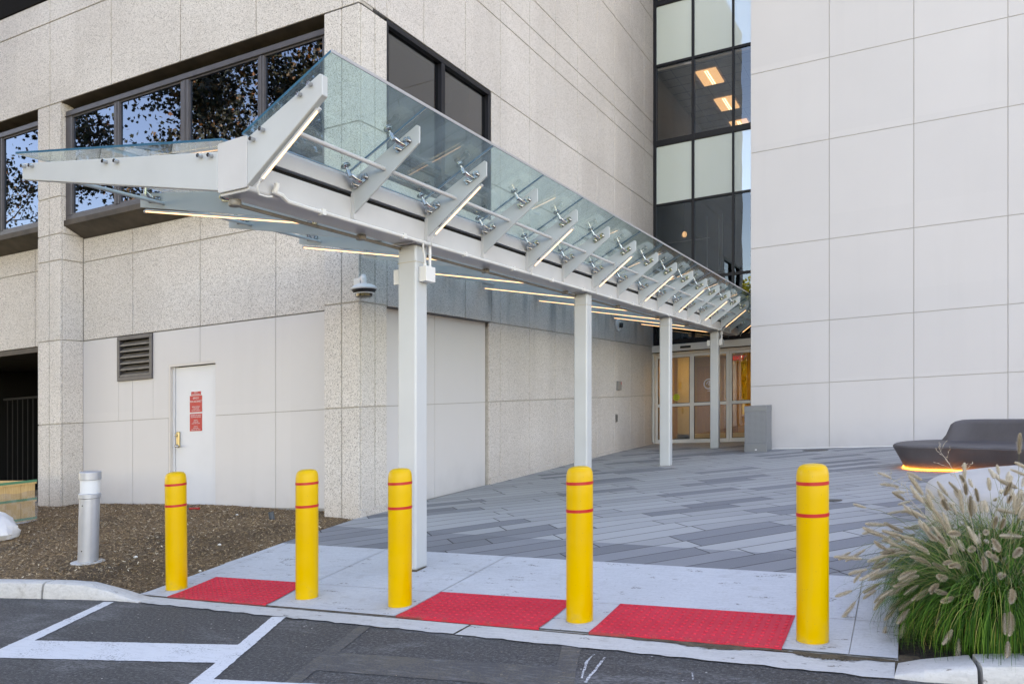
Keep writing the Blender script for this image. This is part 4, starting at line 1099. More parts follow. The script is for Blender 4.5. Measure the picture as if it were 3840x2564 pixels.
flx = obj('spider_fitting', fitting_mesh(-math.atan(.1465), 'f', 1), [M['chrome'], M['rubber']], None); fml = flx.data; bpy.data.objects.remove(flx)
def place(me, name, loc, parent):
    o = bpy.data.objects.new(name, me); C.objects.link(o); o.parent = parent; o.location = Vector(loc) - wloc(parent); return o
for n, y in enumerate(ribs):
    end = n == 0
    th = .055 if end else .019
    ya, yb_ = (YB0+.0005, YB0+.055) if end else (y-th/2, y+th/2)
    mb = MB(); mb.prism([(BX1+.001,3.112), (BX1+.001,3.405 if not end else 3.43), (-3.362,3.722), (-3.338,3.708), (-3.338,3.580), (-3.352,3.572)], 'y', ya, yb_)
    r = obj('rib', mb, M['steel_paint2'], can, bevel=.003 if not end else .006)
    xt = (-6.405 if end else -6.425) if y < 8.2 else -6.325
    zt1, zb1 = 3.395+(.305)*(-xt-4.25)/2.165, 3.125+.445*(-xt-4.25)/2.165
    mb = MB(); mb.prism([(BX0-.001,3.12), (BX0-.001,3.39), (xt,zt1), (xt,zb1)], 'y', ya, yb_)
    l = obj('rib', mb, M['steel_paint2'], can, bevel=.003 if not end else .006)
    if end:
        mb = MB()
        for x, z in ((-3.43,3.664), (-3.516,3.617), (-3.832,3.452), (-3.917,3.404), (-6.362,3.664), (-6.264,3.65), (-5.387,3.523), (-5.26,3.503), (-4.401,3.381), (-4.302,3.366)):
            mb = MB(); mb.tube([(x,YB0+.002,z), (x,YB0-.038,z), (x,YB0-.0385,z), (x,YB0-.030,z)], [.0145,.0145,.007,.006], 14); obj('cap_bolt', mb, M['chrome'], r if x > -4 else l)
        continue
    # weld stiffener
    mb = MB(); mb.box(BX1+.0005, BX1+.03, y-.016, y+.016, 3.09, 3.30) ; obj('rib_cleat', mb, M['steel_paint'], r)
    for x, z in ((-3.478,3.588), (-3.884,3.378)): place(fmr, 'spider_fitting', (x, y-th/2, z), can)
    for x in (-6.22, -5.30, -4.42):
        place(fml, 'spider_fitting', (x, y-th/2, gz_l(x)-.136), can)
for n in range(len(ribs)-1):
    ya, yb_ = ribs[n]+(.05 if n else 0), ribs[n+1]-.01
    mb = MB(); mb.tube([(-3.659,ya-.03 if n else YB0+.09,3.437), (-3.659,yb_,3.437)], .0165, 12); obj('tie_rod', mb, M['steel_paint'], can)
    mb = MB(); mb.tube([(-6.11 ,ya-.03 if n else YB0+.09,3.556), (-6.11,yb_,3.556)], .0165, 12); obj('tie_rod', mb, M['steel_paint2'], can)
def tube_light(p, q, y):
    mb = MB(); p = Vector((p[0], y, p[1])); q = Vector((q[0], y, q[1])); d = (q-p).normalized()
    mb.tube([p, q], .0075, 12); t = obj('light_tube', mb, M['tube_light'], can)
    up = Vector((-d.z, 0, d.x)); up = up if up.z > 0 else -up
    mb = MB(); mb.tube([p+up*.013, q+up*.013], .011, 8); mb.tube([p-d*.02, p+d*.004], .013, 10); mb.tube([q-d*.004, q+d*.02], .013, 10); obj('tube_holder', mb, M['steel_paint'], t)
    return t
for n, y in enumerate(ribs):
    yy = YB0+.03 if n == 0 else y
    if n % 2 == 0:
        t = tube_light((-3.872,3.145), (-3.400,3.502), yy+.004)
        mb = MB(); mb.tube([(-3.888,yy,3.132), (-3.915,yy-.002,3.10), (-3.93,yy+.03,3.055), (-3.945,yy+.12,3.06), (-3.955,yy+.18,3.075)], .0065, 8); obj('cable', mb, M['pipe_white'], t)
    else:
        xe = -6.36 if y < 8 else -6.28
        tube_light((-4.42,3.125), (xe, 3.125+.2055*(-xe-4.42)), y)
# glass panels with seams
def gpanel(x0, z0, x1, z1, ya, yb_):
    mb = MB(); t = .017; n = Vector((-(z1-z0), 0, x1-x0)).normalized()
    if n.z < 0: n = -n
    a = [(x0,z0), (x1,z1), (x1+n.x*t,z1+n.z*t), (x0+n.x*t,z0+n.z*t)]
    k = len(mb.v)
    for y in (ya, yb_): mb.v += [(p[0], y, p[1]) for p in a]
    mb.cm = 0; mb.face((k, k+1, k+5, k+4)); mb.face((k+2, k+3, k+7, k+6))
    mb.cm = 1; mb.face((k+1, k+2, k+6, k+5)); mb.face((k+3, k, k+4, k+7)); mb.face((k+3, k+2, k+1, k)); mb.face((k+4, k+5, k+6, k+7))
    return obj('glass_panel', mb, [M['canopy_glass'], M['glass_edge']], can)
gy = [YB0-.025] + [y-.03 for y in ribs[1:]] + [21.5]
for a, b in zip(gy[:-1], gy[1:]):
    g0 = gpanel(-4.0, 3.448, -3.25, gz_r(-3.25), a+.005, b-.005)
    gpanel(-4.19, 3.447, -6.46 if b < 8.3 else -6.335, gz_l(-6.46 if b < 8.3 else -6.335), a+.005, b-.005)
    if a > 4:
        for (x0, x1, f) in ((-4.0,-3.252,gz_r), (-4.19,-6.33,gz_l)):
            mb = MB(); p = 5
            mb.quad((x0,a-.0048,f(x0)+.001), (x1,a-.0048,f(x1)+.001), (x1,a+.0048,f(x1)+.001), (x0,a+.0048,f(x0)+.001))
            mb.quad((x0,a-.0048,f(x0)+.018), (x1,a-.0048,f(x1)+.018), (x1,a+.0048,f(x1)+.018), (x0,a+.0048,f(x0)+.018))
            obj('glass_seam', mb, M['seal_grey'], g0)
mb = MB(); mb.box(-3.2495, -3.243, YB0-.025, 21.5, gz_r(-3.25)-.004, gz_r(-3.25)+.017); obj('edge_strip', mb, M['edge_trim'], can)

# ------------------------------------------------------------------ litter bin
t = thing('litter_bin', 'square grey bin with perforated sides against the white wall corner', 'bin', (-2.93, 17.95, .26))
x0, x1, y0, y1 = -3.155, -2.685, 17.67, 18.38
mb = MB(); mb.prism([(x0,y0), (x1,y0), (x1,y1), (x0,y1)], 'z', 1.14, 1.26)
M['bin_grey'] = mat('grey_bin_paint', (.17,.185,.20), .4, metal=.3)
obj('lid', mb, M['bin_grey'], t, bevel=.006); mb = MB(); mb.prism([(x0,y0), (x1,y0), (x1,y1), (x0,y1)], 'z', .262, .46); obj('plinth', mb, M['bin_grey'], t, bevel=.006)
g = NT('perforated_bin_panel'); x, y, z = g.xyz()
px = g.math('PINGPONG', g.math('MULTIPLY', g.math('ADD', x, y), 40), .5); pz = g.math('PINGPONG', g.math('MULTIPLY', z, 40), .5)
hole = g.math('MULTIPLY', g.math('GREATER_THAN', px, .26), g.math('GREATER_THAN', pz, .26)); g.col(g.mix(hole, (.19,.205,.22), (.06,.065,.07))); g.rough(.45); g.bump(hole, -.5, .004); M['perf'] = g.m
mb = MB(); mb.box(x0+.006, x1-.006, y0+.006, y1-.006, .461, 1.139); obj('perforated_panels', mb, M['perf'], t)
mb = MB(); mb.box(-2.93,-2.89,y0-.004,y0-.0005,.31,.33); obj('maker_plate', mb, M['white_ink'], t)

# ------------------------------------------------------------------ lit bollard in the mulch
bx, by, bz = -7.66, 5.50, ZM(-7.66,5.50)+.0
t = thing('light_bollard', 'silver bollard light with white lens leaning slightly in the mulch', 'bollard light', (bx, by, bz))
r = .098
def lb(prof, name, m, **k): 
    mb = MB(); mb.lathe([(a, b+bz) for a, b in prof], bx, by, 36); return obj(name, mb, m, t, **k)
lb([(r,-.03),(r,.672)], 'post', M['bollard_alu']); lb([(r+.004,.668),(r+.010,.674),(r+.010,.715),(r+.004,.72)], 'collar', M['bollard_alu'])
lb([(r-.004,.716),(r-.004,.862)], 'lens', M['opal']); lb([(r+.004,.860),(r+.008,.864),(r+.008,.938),(r+.002,.944),(r*.5,.95),(.003,.951)], 'cap', M['bollard_alu'])
mb = MB(); mb.lathe([(.16,bz-.03),(.165,bz+.004),(.15,bz+.010)], bx, by, 28); obj('concrete_collar', mb, M['curb'], t)
mb = MB()
for zz, aa in ((.60,-1.35),(.13,-1.30)): mb.tube([(bx+(r-.002)*math.cos(aa),by+(r-.002)*math.sin(aa),bz+zz), (bx+(r+.0015)*math.cos(aa),by+(r+.0015)*math.sin(aa),bz+zz)], .007, 10)
obj('fixing_screws', mb, M['rubber'], t)
t.rotation_euler = (0, math.radians(2.3), 0)

# ------------------------------------------------------------------ crate and sack at the left
t = thing('timber_crate', 'open timber crate with green straps and plastic wrap by the dark opening', 'crate', (-12.0, 7.2, .2))
g = NT('pine_boards'); x, y, z = g.xyz()
n = g.noise(5, 6, .6, vec=g.scale(8, 8, 1)); c = g.mix(g.rng(n, .3, .7), (.50,.30,.12), (.64,.43,.20)); g.col(c); g.rough(.7); M['pine'] = g.m
cx0, cx1, cy0, cy1, cz0 = -12.75, -11.42, 6.30, 7.36, ZM(-11.6, 6.9)+.0
zt2 = cz0+.60
def board_wall(mb, axis, pos, a0, a1, n):
    wd = (a1-a0)/n
    for tier in range(2):
        za, zb = cz0+.06+tier*.275, cz0+.06+(tier+1)*.275-.012
        for i in range(n):
            p, q = a0+i*wd+.003, a0+(i+1)*wd-.003
            if axis == 'x': mb.box(pos-.02, pos, p, q, za, zb)
            else: mb.box(p, q, pos-.02, pos, za, zb)
mb = MB(); board_wall(mb, 'x', cx1, cy0, cy1, 5); board_wall(mb, 'y', cy0+.02, cx0, cx1-.022, 6); board_wall(mb, 'y', cy1, cx0, cx1-.022, 6); board_wall(mb, 'x', cx0+.02, cy0+.022, cy1-.022, 5)
obj('boards', mb, M['pine'], t)
mb = MB(); mb.box(cx0, cx1+.012, cy0-.012, cy1+.012, cz0, cz0+.058); obj('pallet_base', mb, M['pine'], t)
mb = MB(); mb.box(cx0+.03, cx1-.03, cy0+.03, cy1-.03, cz0+.06, cz0+.42); obj('stacked_boards', mb, mat('stained_boards', (.34,.22,.09), .8, noise=.5, nscale=12), t)
M['green_strap'] = mat('green_strap', (.05,.22,.12), .5)
for zz in (.06, .245+.0, .34, .60):
    mb = MB(); h = .022
    if zz == .245: continue
    mb.box(cx1+.0125, cx1+.02, cy0-.015, cy1+.015, cz0+zz-h, cz0+zz+.012); mb.box(cx0, cx1+.012, cy0-.02, cy0-.0125, cz0+zz-h, cz0+zz+.012)
    obj('green_strap', mb, M['green_strap'], t)
    mb = MB(); mb.box(cx1+.0005, cx1+.018, cy0-.01, cy1+.01, cz0+zz-h-.026, cz0+zz-h-.001); obj('timber_rail', mb, M['pine'], t)
wm = glass('stretch_wrap', (.93,.93,.94), .08, .7, haze=.16, hazecol=(.8,.8,.82), rough=.15)
mb = MB(); mb.cs = True; K = 14
for i in range(K):
    for j in range(6):
        def P(i, j):
            return (cx1+.03+.012*math.sin(i*1.9+j*2.3)+(.03 if j == 0 else 0), cy0+(cy1+.02-cy0)*i/K, cz0-.01+.46*j/6+.012*math.sin(i*1.1))
        mb.quad(P(i,j), P(i+1,j), P(i+1,j+1), P(i,j+1))
obj('plastic_wrap', mb, wm, t)
mb = MB(); mb.cs = True
for i in range(K+3):
    def P(i, k): return (cx1+.03+k*(.07+.02*math.sin(i*2.1)), cy0+(cy1+.1-cy0)*i/K, cz0+.012+.016*abs(math.sin(i*1.7+k*2)))
    mb.quad(P(i,0), P(i,1), P(i+1,1), P(i+1,0)); mb.quad(P(i,1), P(i,2), P(i+1,2), P(i+1,1))
obj('loose_plastic_hem', mb, mat('plastic_film', (.62,.62,.64), .35), t)
mb = MB(); mb.box(cx1+.021, cx1+.022, 6.60, 6.78, cz0+.575, cz0+.605); tg = obj('paper_tag', mb, M['white_ink'], t)
text_mesh('8229', .03, (cx1+.0225, 6.69, cz0+.590), PI/2, M['rubber'], tg, 'lettering')
sx_, sy_ = -10.58, 6.15
t = thing('white_sack', 'white woven bulk sack slumped in front of the timber crate', 'sack', (sx_, sy_, .2))
mb = MB(); mb.cs = True; S = 40; rings_ = []
zb = ZM(sx_, sy_)-.01
pr_ = [(.30,0), (.36,.03), (.38,.09), (.36,.17), (.31,.25), (.22,.32), (.11,.37), (.02,.39)]
for r_, z_ in pr_:
    for k in range(S):
        th = 2*PI*k/S; f = 1+.08*math.sin(th*3+z_*9)+.05*math.sin(th*7+z_*25)+.035*math.sin(th*13+z_*11)+random.uniform(-.02,.02)
        mb.v.append((sx_+r_*f*1.15*math.cos(th), sy_+r_*f*math.sin(th), zb+z_*1.0*(1+.06*math.sin(th*2))))
for i in range(len(pr_)-1):
    for k in range(S): mb.face((i*S+k, i*S+(k+1)%S, (i+1)*S+(k+1)%S, (i+1)*S+k))
mb.face([(len(pr_)-1)*S+k for k in range(S)])
obj('bag_body', mb, mat('woven_white', (.66,.66,.68), .7, noise=.05, nscale=6, bump=.6, bscale=14, bdist=.03), t)

# small things on the mulch
t = thing('pipe_stub', 'short dark grey pipe stub sticking out of the mulch by the wall', 'pipe stub', (-7.42, 7.95, .14))
zz = ZM(-7.42,7.95); mb = MB(); mb.tube([(-7.42,7.95,zz-.05), (-7.435,7.93,zz+.10)], .035, 18); obj('pipe', mb, mat('grey_pvc', (.07,.085,.10), .35), t)
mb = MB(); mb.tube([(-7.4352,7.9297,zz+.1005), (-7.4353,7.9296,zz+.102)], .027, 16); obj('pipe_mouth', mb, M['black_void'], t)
zz = ZM(-9.3,8.3)+.018
mb = MB(); mb.tube([(-9.30,8.27,zz), (-9.22,8.30,zz+.005), (-9.14,8.30,zz)], [.016,.012,.02], 10); tag(obj('red_scrap', mb, mat('red_scrap', (.45,.03,.02), .5)), 'small red plastic scrap lying on the mulch below the service door', 'litter')
pebs = [(-6.9,6.55,.03,'white pebble on the mulch midway between bollard light and wall'), (-6.35,5.78,.025,'pale pebble at the slab edge beside the leftmost bollard'), (-7.98,5.75,.026,'small white pebble at the foot of the bollard light'), (-7.25,5.75,.03,'flat white stone on mulch right of the bollard light'), (-8.2,8.1,.025,'white pebble on mulch close to the white wall panels')]
M['pebble'] = mat('pale_pebble', (.62,.60,.55), .7, noise=.1, nscale=20)
for i, (x, y, r_, lab) in enumerate(pebs):
    mb = MB(); mb.cs = True; z = ZM(x, y)+.012
    bmm = bmesh.new(); bmesh.ops.create_icosphere(bmm, subdivisions=2, radius=1)
    for v in bmm.verts:
        f = 1+.12*math.sin(v.co.x*3+i)+.1*math.sin(v.co.y*4+i*2); mb.v.append((x+v.co.x*r_*.8*f, y+v.co.y*r_*.6*f, z+v.co.z*r_*.45*f))
    for f in bmm.faces: mb.face([v.index for v in f.verts])
    bmm.free(); tag(obj('pebble', mb, M['pebble']), lab, 'pebble', 'pale pebbles on the mulch')
# drain covers in the plaza
for (x, y, r_, lab) in ((-.79,10.24,.10,'small dark drain cover in the paving right of the last yellow bollard'), (-1.73,17.86,.26,'flat round drain cover in the paving at the foot of the white wall')):
    mb = MB(); mb.tube([(x,y,G(y)+.008), (x,y,G(y)+.0145)], r_, 28); tag(obj('drain_cover', mb, mat('drain_iron', (.06,.055,.05), .5, metal=.5)), lab, 'drain cover')

# ------------------------------------------------------------------ dark sculpted bench
spine = [(.55,14.15), (1.0,13.95), (1.5,13.5), (2.1,13.0), (2.9,12.7), (3.8,12.6)]
def spl(t):
    n = len(spine)-1; f = t*n; i = min(int(f), n-1); u = f-i
    P = [Vector(spine[max(0, min(n, i+k))]) for k in (-1, 0, 1, 2)]
    return .5*((2*P[1]) + (-P[0]+P[2])*u + (2*P[0]-5*P[1]+4*P[2]-P[3])*u*u + (-P[0]+3*P[1]-3*P[2]+P[3])*u**3)
def bring(wf, wr, t0, t1, endr, z, S=24):
    """closed ring around the spine: front half width wf, rear wr, rounded ends of reach endr"""
    pts = []
    def nd(t):
        d = (spl(min(1, t+.02))-spl(max(0, t-.02))).normalized(); return d, Vector((d.y, -d.x))
    for i in range(S+1):
        t = t0+(t1-t0)*i/S; d, n = nd(t); p = spl(t)+n*wf; pts.append((p.x, p.y, z))
    for i in range(1, S//2):
        a = PI*i/(S//2); d, n = nd(t1); wv = wf*(math.cos(a) > 0)+wr*(math.cos(a) <= 0); p = spl(t1)+n*wv*math.cos(a)+d*endr*math.sin(a); pts.append((p.x, p.y, z))
    for i in range(S+1):
        t = t1+(t0-t1)*i/S; d, n = nd(t); p = spl(t)-n*wr; pts.append((p.x, p.y, z))
    for i in range(1, S//2):
        a = PI*i/(S//2); d, n = nd(t0); wv = wr*(math.cos(a) > 0)+wf*(math.cos(a) <= 0); p = spl(t0)-n*wv*math.cos(a)-d*endr*math.sin(a); pts.append((p.x, p.y, z))
    return pts
zb = G(13.6)+.010
rg = [(.71,.48,.01,.99,.59,zb+.03), (.725,.49,.01,.99,.60,zb+.05), (.81,.55,.01,.99,.67,zb+.20), (.86,.58,0,1,.72,zb+.32), (.885,.60,0,1,.735,zb+.355), (.875,.59,0,1,.725,zb+.378), (.83,.56,0,1,.69,zb+.392),
      (.55,.42,.02,.98,.45,zb+.392), (.30,.30,.05,.97,.24,zb+.398), (.215,.26,.06,.96,.17,zb+.42), (.17,.25,.07,.96,.13,zb+.50), (.12,.22,.08,.95,.09,zb+.66), (.09,.19,.09,.95,.05,zb+.705), (.05,.14,.11,.94,.02,zb+.725), (.01,.07,.14,.92,.0,zb+.73)]
mb = MB(); mb.cs = True; rr = [bring(*q) for q in rg]; N = len(rr[0])
for q in rr: mb.v += q
for i in range(len(rr)-1):
    for k in range(N): mb.face((i*N+k, i*N+(k+1)%N, (i+1)*N+(k+1)%N, (i+1)*N+k))
mb.face([k for k in range(N)][::-1]); mb.face([(len(rr)-1)*N+k for k in range(N)])
bn = thing('sculpted_bench', 'dark grey sculpted bench with a backrest, glowing amber at its base', 'bench', (1.5, 13.6, zb))
g = NT('charcoal_cast_stone'); c = g.mix(g.rng(g.noise(2, 5), .3, .7), (.075,.068,.072), (.105,.097,.102)); sp = g.math('LESS_THAN', g.voro(55, out='Distance'), .12); c = g.mix(g.math('MULTIPLY', sp, .5), c, (.3,.3,.32)); g.col(c); g.rough(.55); g.bump(g.noise(90, 3), .2, .004); M['bench_dark'] = g.m
obj('seat_and_back', mb, M['bench_dark'], bn)
r0 = bring(.725,.49,.01,.99,.605,0); mb = MB(); mb.tube([(x, y, zb+.018) for x, y, z in r0]+[(r0[0][0], r0[0][1], zb+.018)], .011, 8, cap=False); obj('light_strip', mb, M['bench_led'], bn)

# ------------------------------------------------------------------ round pale seat beyond the grass
ps = thing('round_stone_seat', 'round pale concrete seat half hidden behind the feathery grass', 'seat', (2.0, 8.95, .15))
mb = MB(); mb.lathe([(1.80,.10),(1.81,.18),(1.815,.40),(1.81,.52),(1.79,.56),(1.75,.585),(1.70,.597),(1.6,.603),(.9,.615),(.01,.62)], 1.97, 8.85, 72); obj('seat_block', mb, M['bench_white'], ps)

# ------------------------------------------------------------------ fountain grass
g = NT('grass_blade'); a = g.t.nodes.new('ShaderNodeAttribute'); a.attribute_name = 'tone'
g.col(g.ramp(a.outputs['Fac'], [(0, (.005,.022,.002)), (.35, (.020,.10,.005)), (.7, (.06,.17,.014)), (.9, (.13,.23,.03)), (1, (.34,.27,.09))])); g.rough(.6); g.b.inputs['Specular IOR Level'].default_value = .2
M['blade'] = g.m
g = NT('seed_plume'); a = g.t.nodes.new('ShaderNodeAttribute'); a.attribute_name = 'tone'
g.col(g.ramp(a.outputs['Fac'], [(0, (.20,.15,.10)), (.4, (.48,.40,.30)), (1, (.76,.68,.55))])); g.rough(.8); M['plume'] = g.m
M['stem'] = mat('grass_stem', (.19,.19,.07), .6)
def tmesh(name, vs_, fs, tone, m):
    me = bpy.data.meshes.new(name); me.from_pydata(vs_, [], fs); me.materials.append(m)
    at = me.attributes.new('tone', 'FLOAT', 'POINT'); at.data.foreach_set('value', tone); return me
def arc(base, az, el0, L, droop, n=7):
    """points along a drooping stem"""
    p = Vector(base); el = el0; pts = [p.copy()]
    for i in range(n):
        pts.append(p.copy()); d = Vector((math.cos(az)*math.cos(el), math.sin(az)*math.cos(el), math.sin(el)))
        p = p + d*L/n; pts[-1] = p.copy(); el -= droop/n*(1+i*.35)
    return pts
def plume(seed):
    rnd = random.Random(seed); vs_, fs, tone = [], [], []
    L = .108*rnd.uniform(.8,1.2); bend = rnd.uniform(-.2,.3)
    nb = 1000
    for i in range(nb):
        t = (i+rnd.random())/nb; c = Vector((bend*t*t*.05, 0, L*t)); th = rnd.uniform(0, 2*PI)
        r = .024*math.sin(PI*(.12+.82*t))**.7*rnd.uniform(.7,1.25); up = .6+.5*t
        d = Vector((math.cos(th), math.sin(th), up)).normalized(); s = d.cross(Vector((0,0,1))).normalized()*.0009
        k = len(vs_); q = c + d*r; q2 = c + Vector((math.cos(th), math.sin(th), 0))*.004
        vs_ += [tuple(q2-s), tuple(q2+s), tuple(q+s*.3)]; fs.append((k, k+1, k+2)); b = rnd.uniform(.35, 1); tone += [b*.6, b*.6, b]
    # seed core
    S = 6
    for j in range(9):
        t = j/8; r = .0062*math.sin(PI*(.1+.85*t))
        for q in range(S):
            vs_.append((bend*t*t*.05+r*math.cos(2*PI*q/S), r*math.sin(2*PI*q/S), L*t)); tone.append(.25)
    k = len(vs_)-9*S
    for j in range(8):
        for q in range(S): fs.append((k+j*S+q, k+j*S+(q+1)%S, k+(j+1)*S+(q+1)%S, k+(j+1)*S+q))
    return tmesh('seed_head', vs_, fs, tone, M['plume'])
plumes = [plume(i) for i in range(5)]
def grass(cx, cy, cz, label, nb, ns, R, seed, azr=None):
    rnd = random.Random(seed); t = thing('fountain_grass', label, 'grass clump', (cx, cy, cz), 'fountain grass clumps in the planting bed')
    vs_, fs, tone = [], [], []
    for i in range(nb):
        a = rnd.uniform(0, 2*PI); r = R*.36*math.sqrt(rnd.random()); b = (cx+r*math.cos(a), cy+r*math.sin(a), cz)
        az = a+rnd.gauss(0, .5); el = rnd.uniform(.95, 1.54); L = rnd.uniform(.5, .98)*R/.62; dr = rnd.uniform(.9, 2.6)
        pts = arc(b, az, el, L, dr, 9); w = rnd.uniform(.0016, .0032); tn = rnd.random()**1.2*.88
        if rnd.random() < .06: tn = .97
        side = Vector((-math.sin(az), math.cos(az), 0)); k = len(vs_); n = len(pts)
        for j, p in enumerate(pts):
            if p.z < .035: p.z = .035
            ww = w*(1-(j/(n-1))**2*.92)*(.55+.45*min(1, j/2)); tw = rnd.uniform(-.0005,.0005)
            vs_ += [tuple(p-side*ww), tuple(p+side*ww+Vector((0,0,tw)))]
            tt = tn*(.45+.55*min(1, j/4)); tone += [tt, tt]
        for j in range(n-1): fs.append((k+2*j, k+2*j+1, k+2*j+3, k+2*j+2))
    me = tmesh('leaf_blades', vs_, fs, tone, M['blade']); o = bpy.data.objects.new('leaf_blades', me); C.objects.link(o); o.parent = t
    me.transform(Matrix.Translation(-Vector((cx, cy, cz)))); o['kind'] = 'stuff'
    st = MB(); heads = []
    for i in range(ns):
        a = rnd.uniform(0, 2*PI); r = R*.3*math.sqrt(rnd.random()); b = (cx+r*math.cos(a), cy+r*math.sin(a), cz)
        el = rnd.choice([rnd.uniform(1.15, 1.54), rnd.uniform(.85, 1.4)]); L = rnd.uniform(.50, .98)*R/.62; dr = rnd.uniform(.1, 1.3)
        pts = arc(b, a+rnd.gauss(0,.35), el, L, dr, 8); st.tube(pts, [.0014]*8+[.001], 5, cap=False)
        d = (pts[-1]-pts[-2]).normalized(); heads.append((pts[-1], d))
    obj('stems', st, M['stem'], t)
    for p, d in heads:
        o = bpy.data.objects.new('seed_head', rnd.choice(plumes)); C.objects.link(o); o.parent = t; o.location = p - Vector((cx, cy, cz)) - d*.01
        q = d.to_track_quat('Z', 'Y'); o.rotation_euler = (q.to_matrix() @ Matrix.Rotation(rnd.uniform(0,6.28), 3, 'Z')).to_euler()
        s = rnd.uniform(.8, 1.25); o.scale = (s, s, s*rnd.uniform(.9,1.2))
    return t
grass(.50, 5.42, .05, 'nearest feathery fountain grass, cut by the right picture edge', 4600, 98, .60, 3)
grass(.40, 5.60, .05, 'small bushy fountain grass clump at the left end of the planting bed', 1400, 98, .47, 29)
grass(.42, 6.18, .09, 'fountain grass clump just behind the nearest one, beside the paving edge', 3000, 98, .60, 5)
grass(.70, 6.80, .12, 'rearmost fountain grass clump, in front of the pale round seat', 1800, 90, .60, 12)
grass(1.45, 5.90, .08, 'fountain grass clump to the right, mostly outside the picture', 1500, 80, .70, 8)
# two airy wild-grass stalks rising out of the clump
def wild(base, az, el, L, label, seed):
    rnd = random.Random(seed); st = MB(); pts = arc(base, az, el, L, .35, 10); st.tube(pts, [.0016]*10+[.0008], 5, cap=False)
    for k in range(5, 11):
        for s in range(3):
            a = rnd.uniform(0, 2*PI); e = rnd.uniform(.4, 1.2); q = arc(pts[k], a, e, rnd.uniform(.06,.16)*(1.2-.05*k), .2, 4); st.tube(q, [.0006]*4+[.0004], 4, cap=False)
            for j in range(2, 5):
                e2 = arc(q[j], a+rnd.uniform(-.8,.8), e+rnd.uniform(-.5,.5), .02, 0, 2); st.tube(e2, [.0014,.0018,.0005], 4, cap=False)
    return tag(obj('wild_grass_stalk', st, mat('straw', (.42,.36,.28), .7)), label, 'grass stalk')
wild((.42,5.75,.3), 2.0, 1.28, .95, 'tall wispy grass stalk standing in front of the dark bench', 1)
wild((.30,5.60,.3), 2.6, 1.15, .85, 'lower wispy grass stalk leaning left over the paving', 2)

# ------------------------------------------------------------------ trees behind the camera, seen mirrored in the windows
def leafmat(name, stops):
    g = NT(name); a = g.t.nodes.new('ShaderNodeAttribute'); a.attribute_name = 'tone'; g.col(g.ramp(a.outputs['Fac'], stops)); g.rough(.6)
    return g.m
M['leaf_dark'] = leafmat('maple_leaves_dark', [(0, (.012,.016,.006)), (.6, (.035,.045,.012)), (.85, (.12,.07,.015)), (1, (.30,.10,.015))])
M['leaf_red'] = leafmat('maple_leaves_russet', [(0, (.03,.012,.005)), (.5, (.12,.045,.012)), (1, (.38,.13,.03))])
M['leaf_lime'] = leafmat('yellow_green_leaves', [(0, (.16,.18,.01)), (.6, (.42,.40,.03)), (1, (.7,.55,.04))])
M['bark'] = mat('bark', (.035,.028,.022), .9, noise=.3, nscale=6, bump=.8, bscale=12, bdist=.05)
def leaf_poly(c, R, s):
    pts = [(0,-.5), (.42,-.38), (.28,-.05), (.5,.15), (.16,.2), (0,.55), (-.16,.2), (-.5,.15), (-.28,-.05), (-.42,-.38)]
    return [tuple(c + R @ Vector((x*s, y*s, 0))) for x, y in pts]
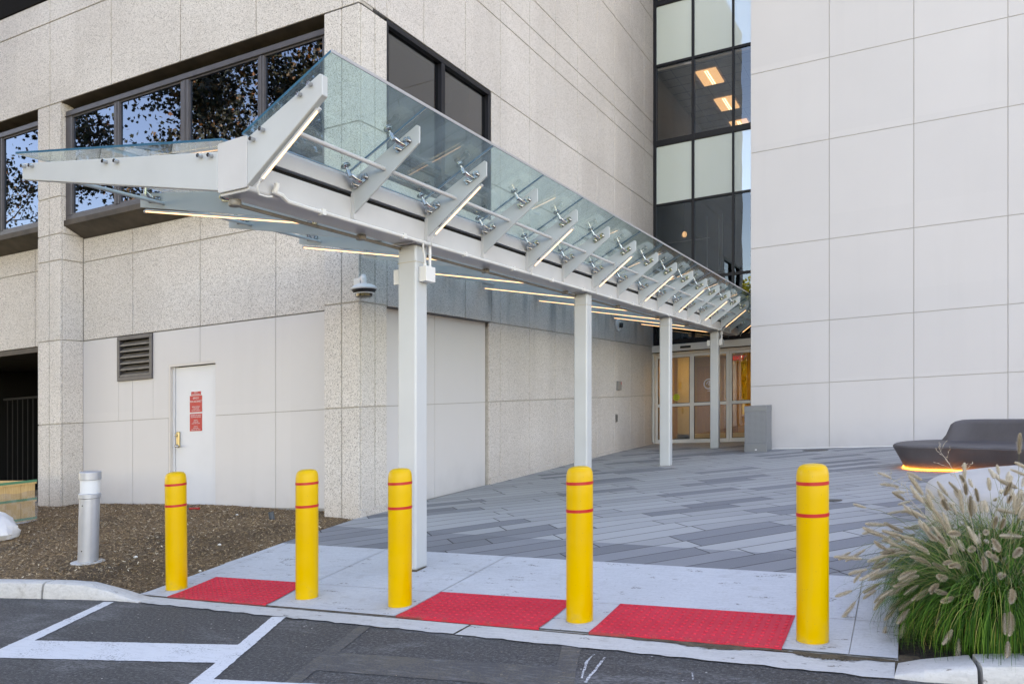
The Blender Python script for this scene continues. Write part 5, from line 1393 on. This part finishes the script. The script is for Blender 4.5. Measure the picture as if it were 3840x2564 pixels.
def tree(x, y, H, label, lm, seed, nl=9000, spread=.42, first=.22, ls=.13):
    rnd = random.Random(seed); t = thing('tree', label, 'tree', (x, y, -.1), 'trees mirrored in the windows')
    st = MB(); tips = []
    def grow(p, d, L, r, depth):
        n = 5; pts = [p.copy()]; q = p.copy(); dd = d.copy()
        for i in range(n):
            dd = (dd + Vector((rnd.gauss(0,.12), rnd.gauss(0,.12), rnd.gauss(.03,.08)))).normalized(); q = q + dd*L/n; pts.append(q.copy())
            if depth >= 2: tips.append(q.copy())
        st.tube(pts, [r*(1-.45*i/n) for i in range(n+1)], max(4, 9-depth), cap=False)
        if depth < 5:
            for k in range(rnd.choice([2,3,3]) if depth else 3):
                i = rnd.randint(2, n) if k else n
                a = rnd.uniform(0, 2*PI); e = rnd.uniform(.35, .95); perp = dd.orthogonal().normalized(); perp.rotate(Matrix.Rotation(a, 3, dd))
                nd = (dd*math.cos(e)+perp*math.sin(e)+Vector((0,0,.12))).normalized()
                grow(pts[i], nd, L*rnd.uniform(.58,.8), r*(.62 if k else .68)*(1-.25*i/n), depth+1)
    grow(Vector((x,y,-.1)), Vector((rnd.gauss(0,.05), rnd.gauss(0,.05), 1)).normalized(), H*.34, H*.024, 0)
    obj('trunk', st, M['bark'], t)
    vs_, fs, tone = [], [], []
    for i in range(nl):
        c = rnd.choice(tips); g_ = rnd.gauss; c = c + Vector((g_(0,.34), g_(0,.34), g_(-.1,.30)))
        R = Euler((rnd.uniform(0,6.28), rnd.uniform(0,6.28), rnd.uniform(0,6.28))).to_matrix()
        k = len(vs_); P = leaf_poly(c, R, ls*rnd.uniform(.6,1.3)); vs_ += P; fs.append(tuple(range(k, k+10))); tn = rnd.random(); tone += [tn]*10
    me = tmesh('crown', vs_, fs, tone, lm); me.transform(Matrix.Translation(-Vector((x, y, -.1)))); o = bpy.data.objects.new('crown', me); C.objects.link(o); o.parent = t; o['kind'] = 'stuff'
    return t
tree(-20.5, -3.0, 17, 'large forked dark tree mirrored in the middle of the ribbon window', M['leaf_dark'], 11, 22000)
tree(-15.0, -4.5, 18, 'dense dark tree mirrored at the right end of the ribbon window', M['leaf_dark'], 23, 26000)
tree(-11.5, -4.0, 17, 'dark tree mirrored beside the stone corner in the last window pane', M['leaf_dark'], 71, 22000)
tree(-27.0, -5.5, 17, 'russet leaved tree mirrored at the left end of the ribbon window', M['leaf_red'], 37, 18000)
tree(-33.0, -1.5, 16, 'half bare tree mirrored in the far left window', M['leaf_dark'], 41, 4000)
tree(-10.2, -16.5, 11, 'yellow-green tree mirrored in the glass entrance doors', M['leaf_lime'], 53, 9000, ls=.28)
tree(-9.3, -15.2, 5.2, 'low bushy yellow shrub mirrored in the last glass door', M['leaf_lime'], 67, 7000, ls=.22)
tree(-11.2, -14.8, 4.4, 'low yellow shrub left of the mirrored yellow tree', M['leaf_lime'], 83, 5000, ls=.22)
tree(-12.5, -24, 14, 'yellow-green tree standing behind the camera to the right of the other', M['leaf_lime'], 59, 8000, ls=.3)
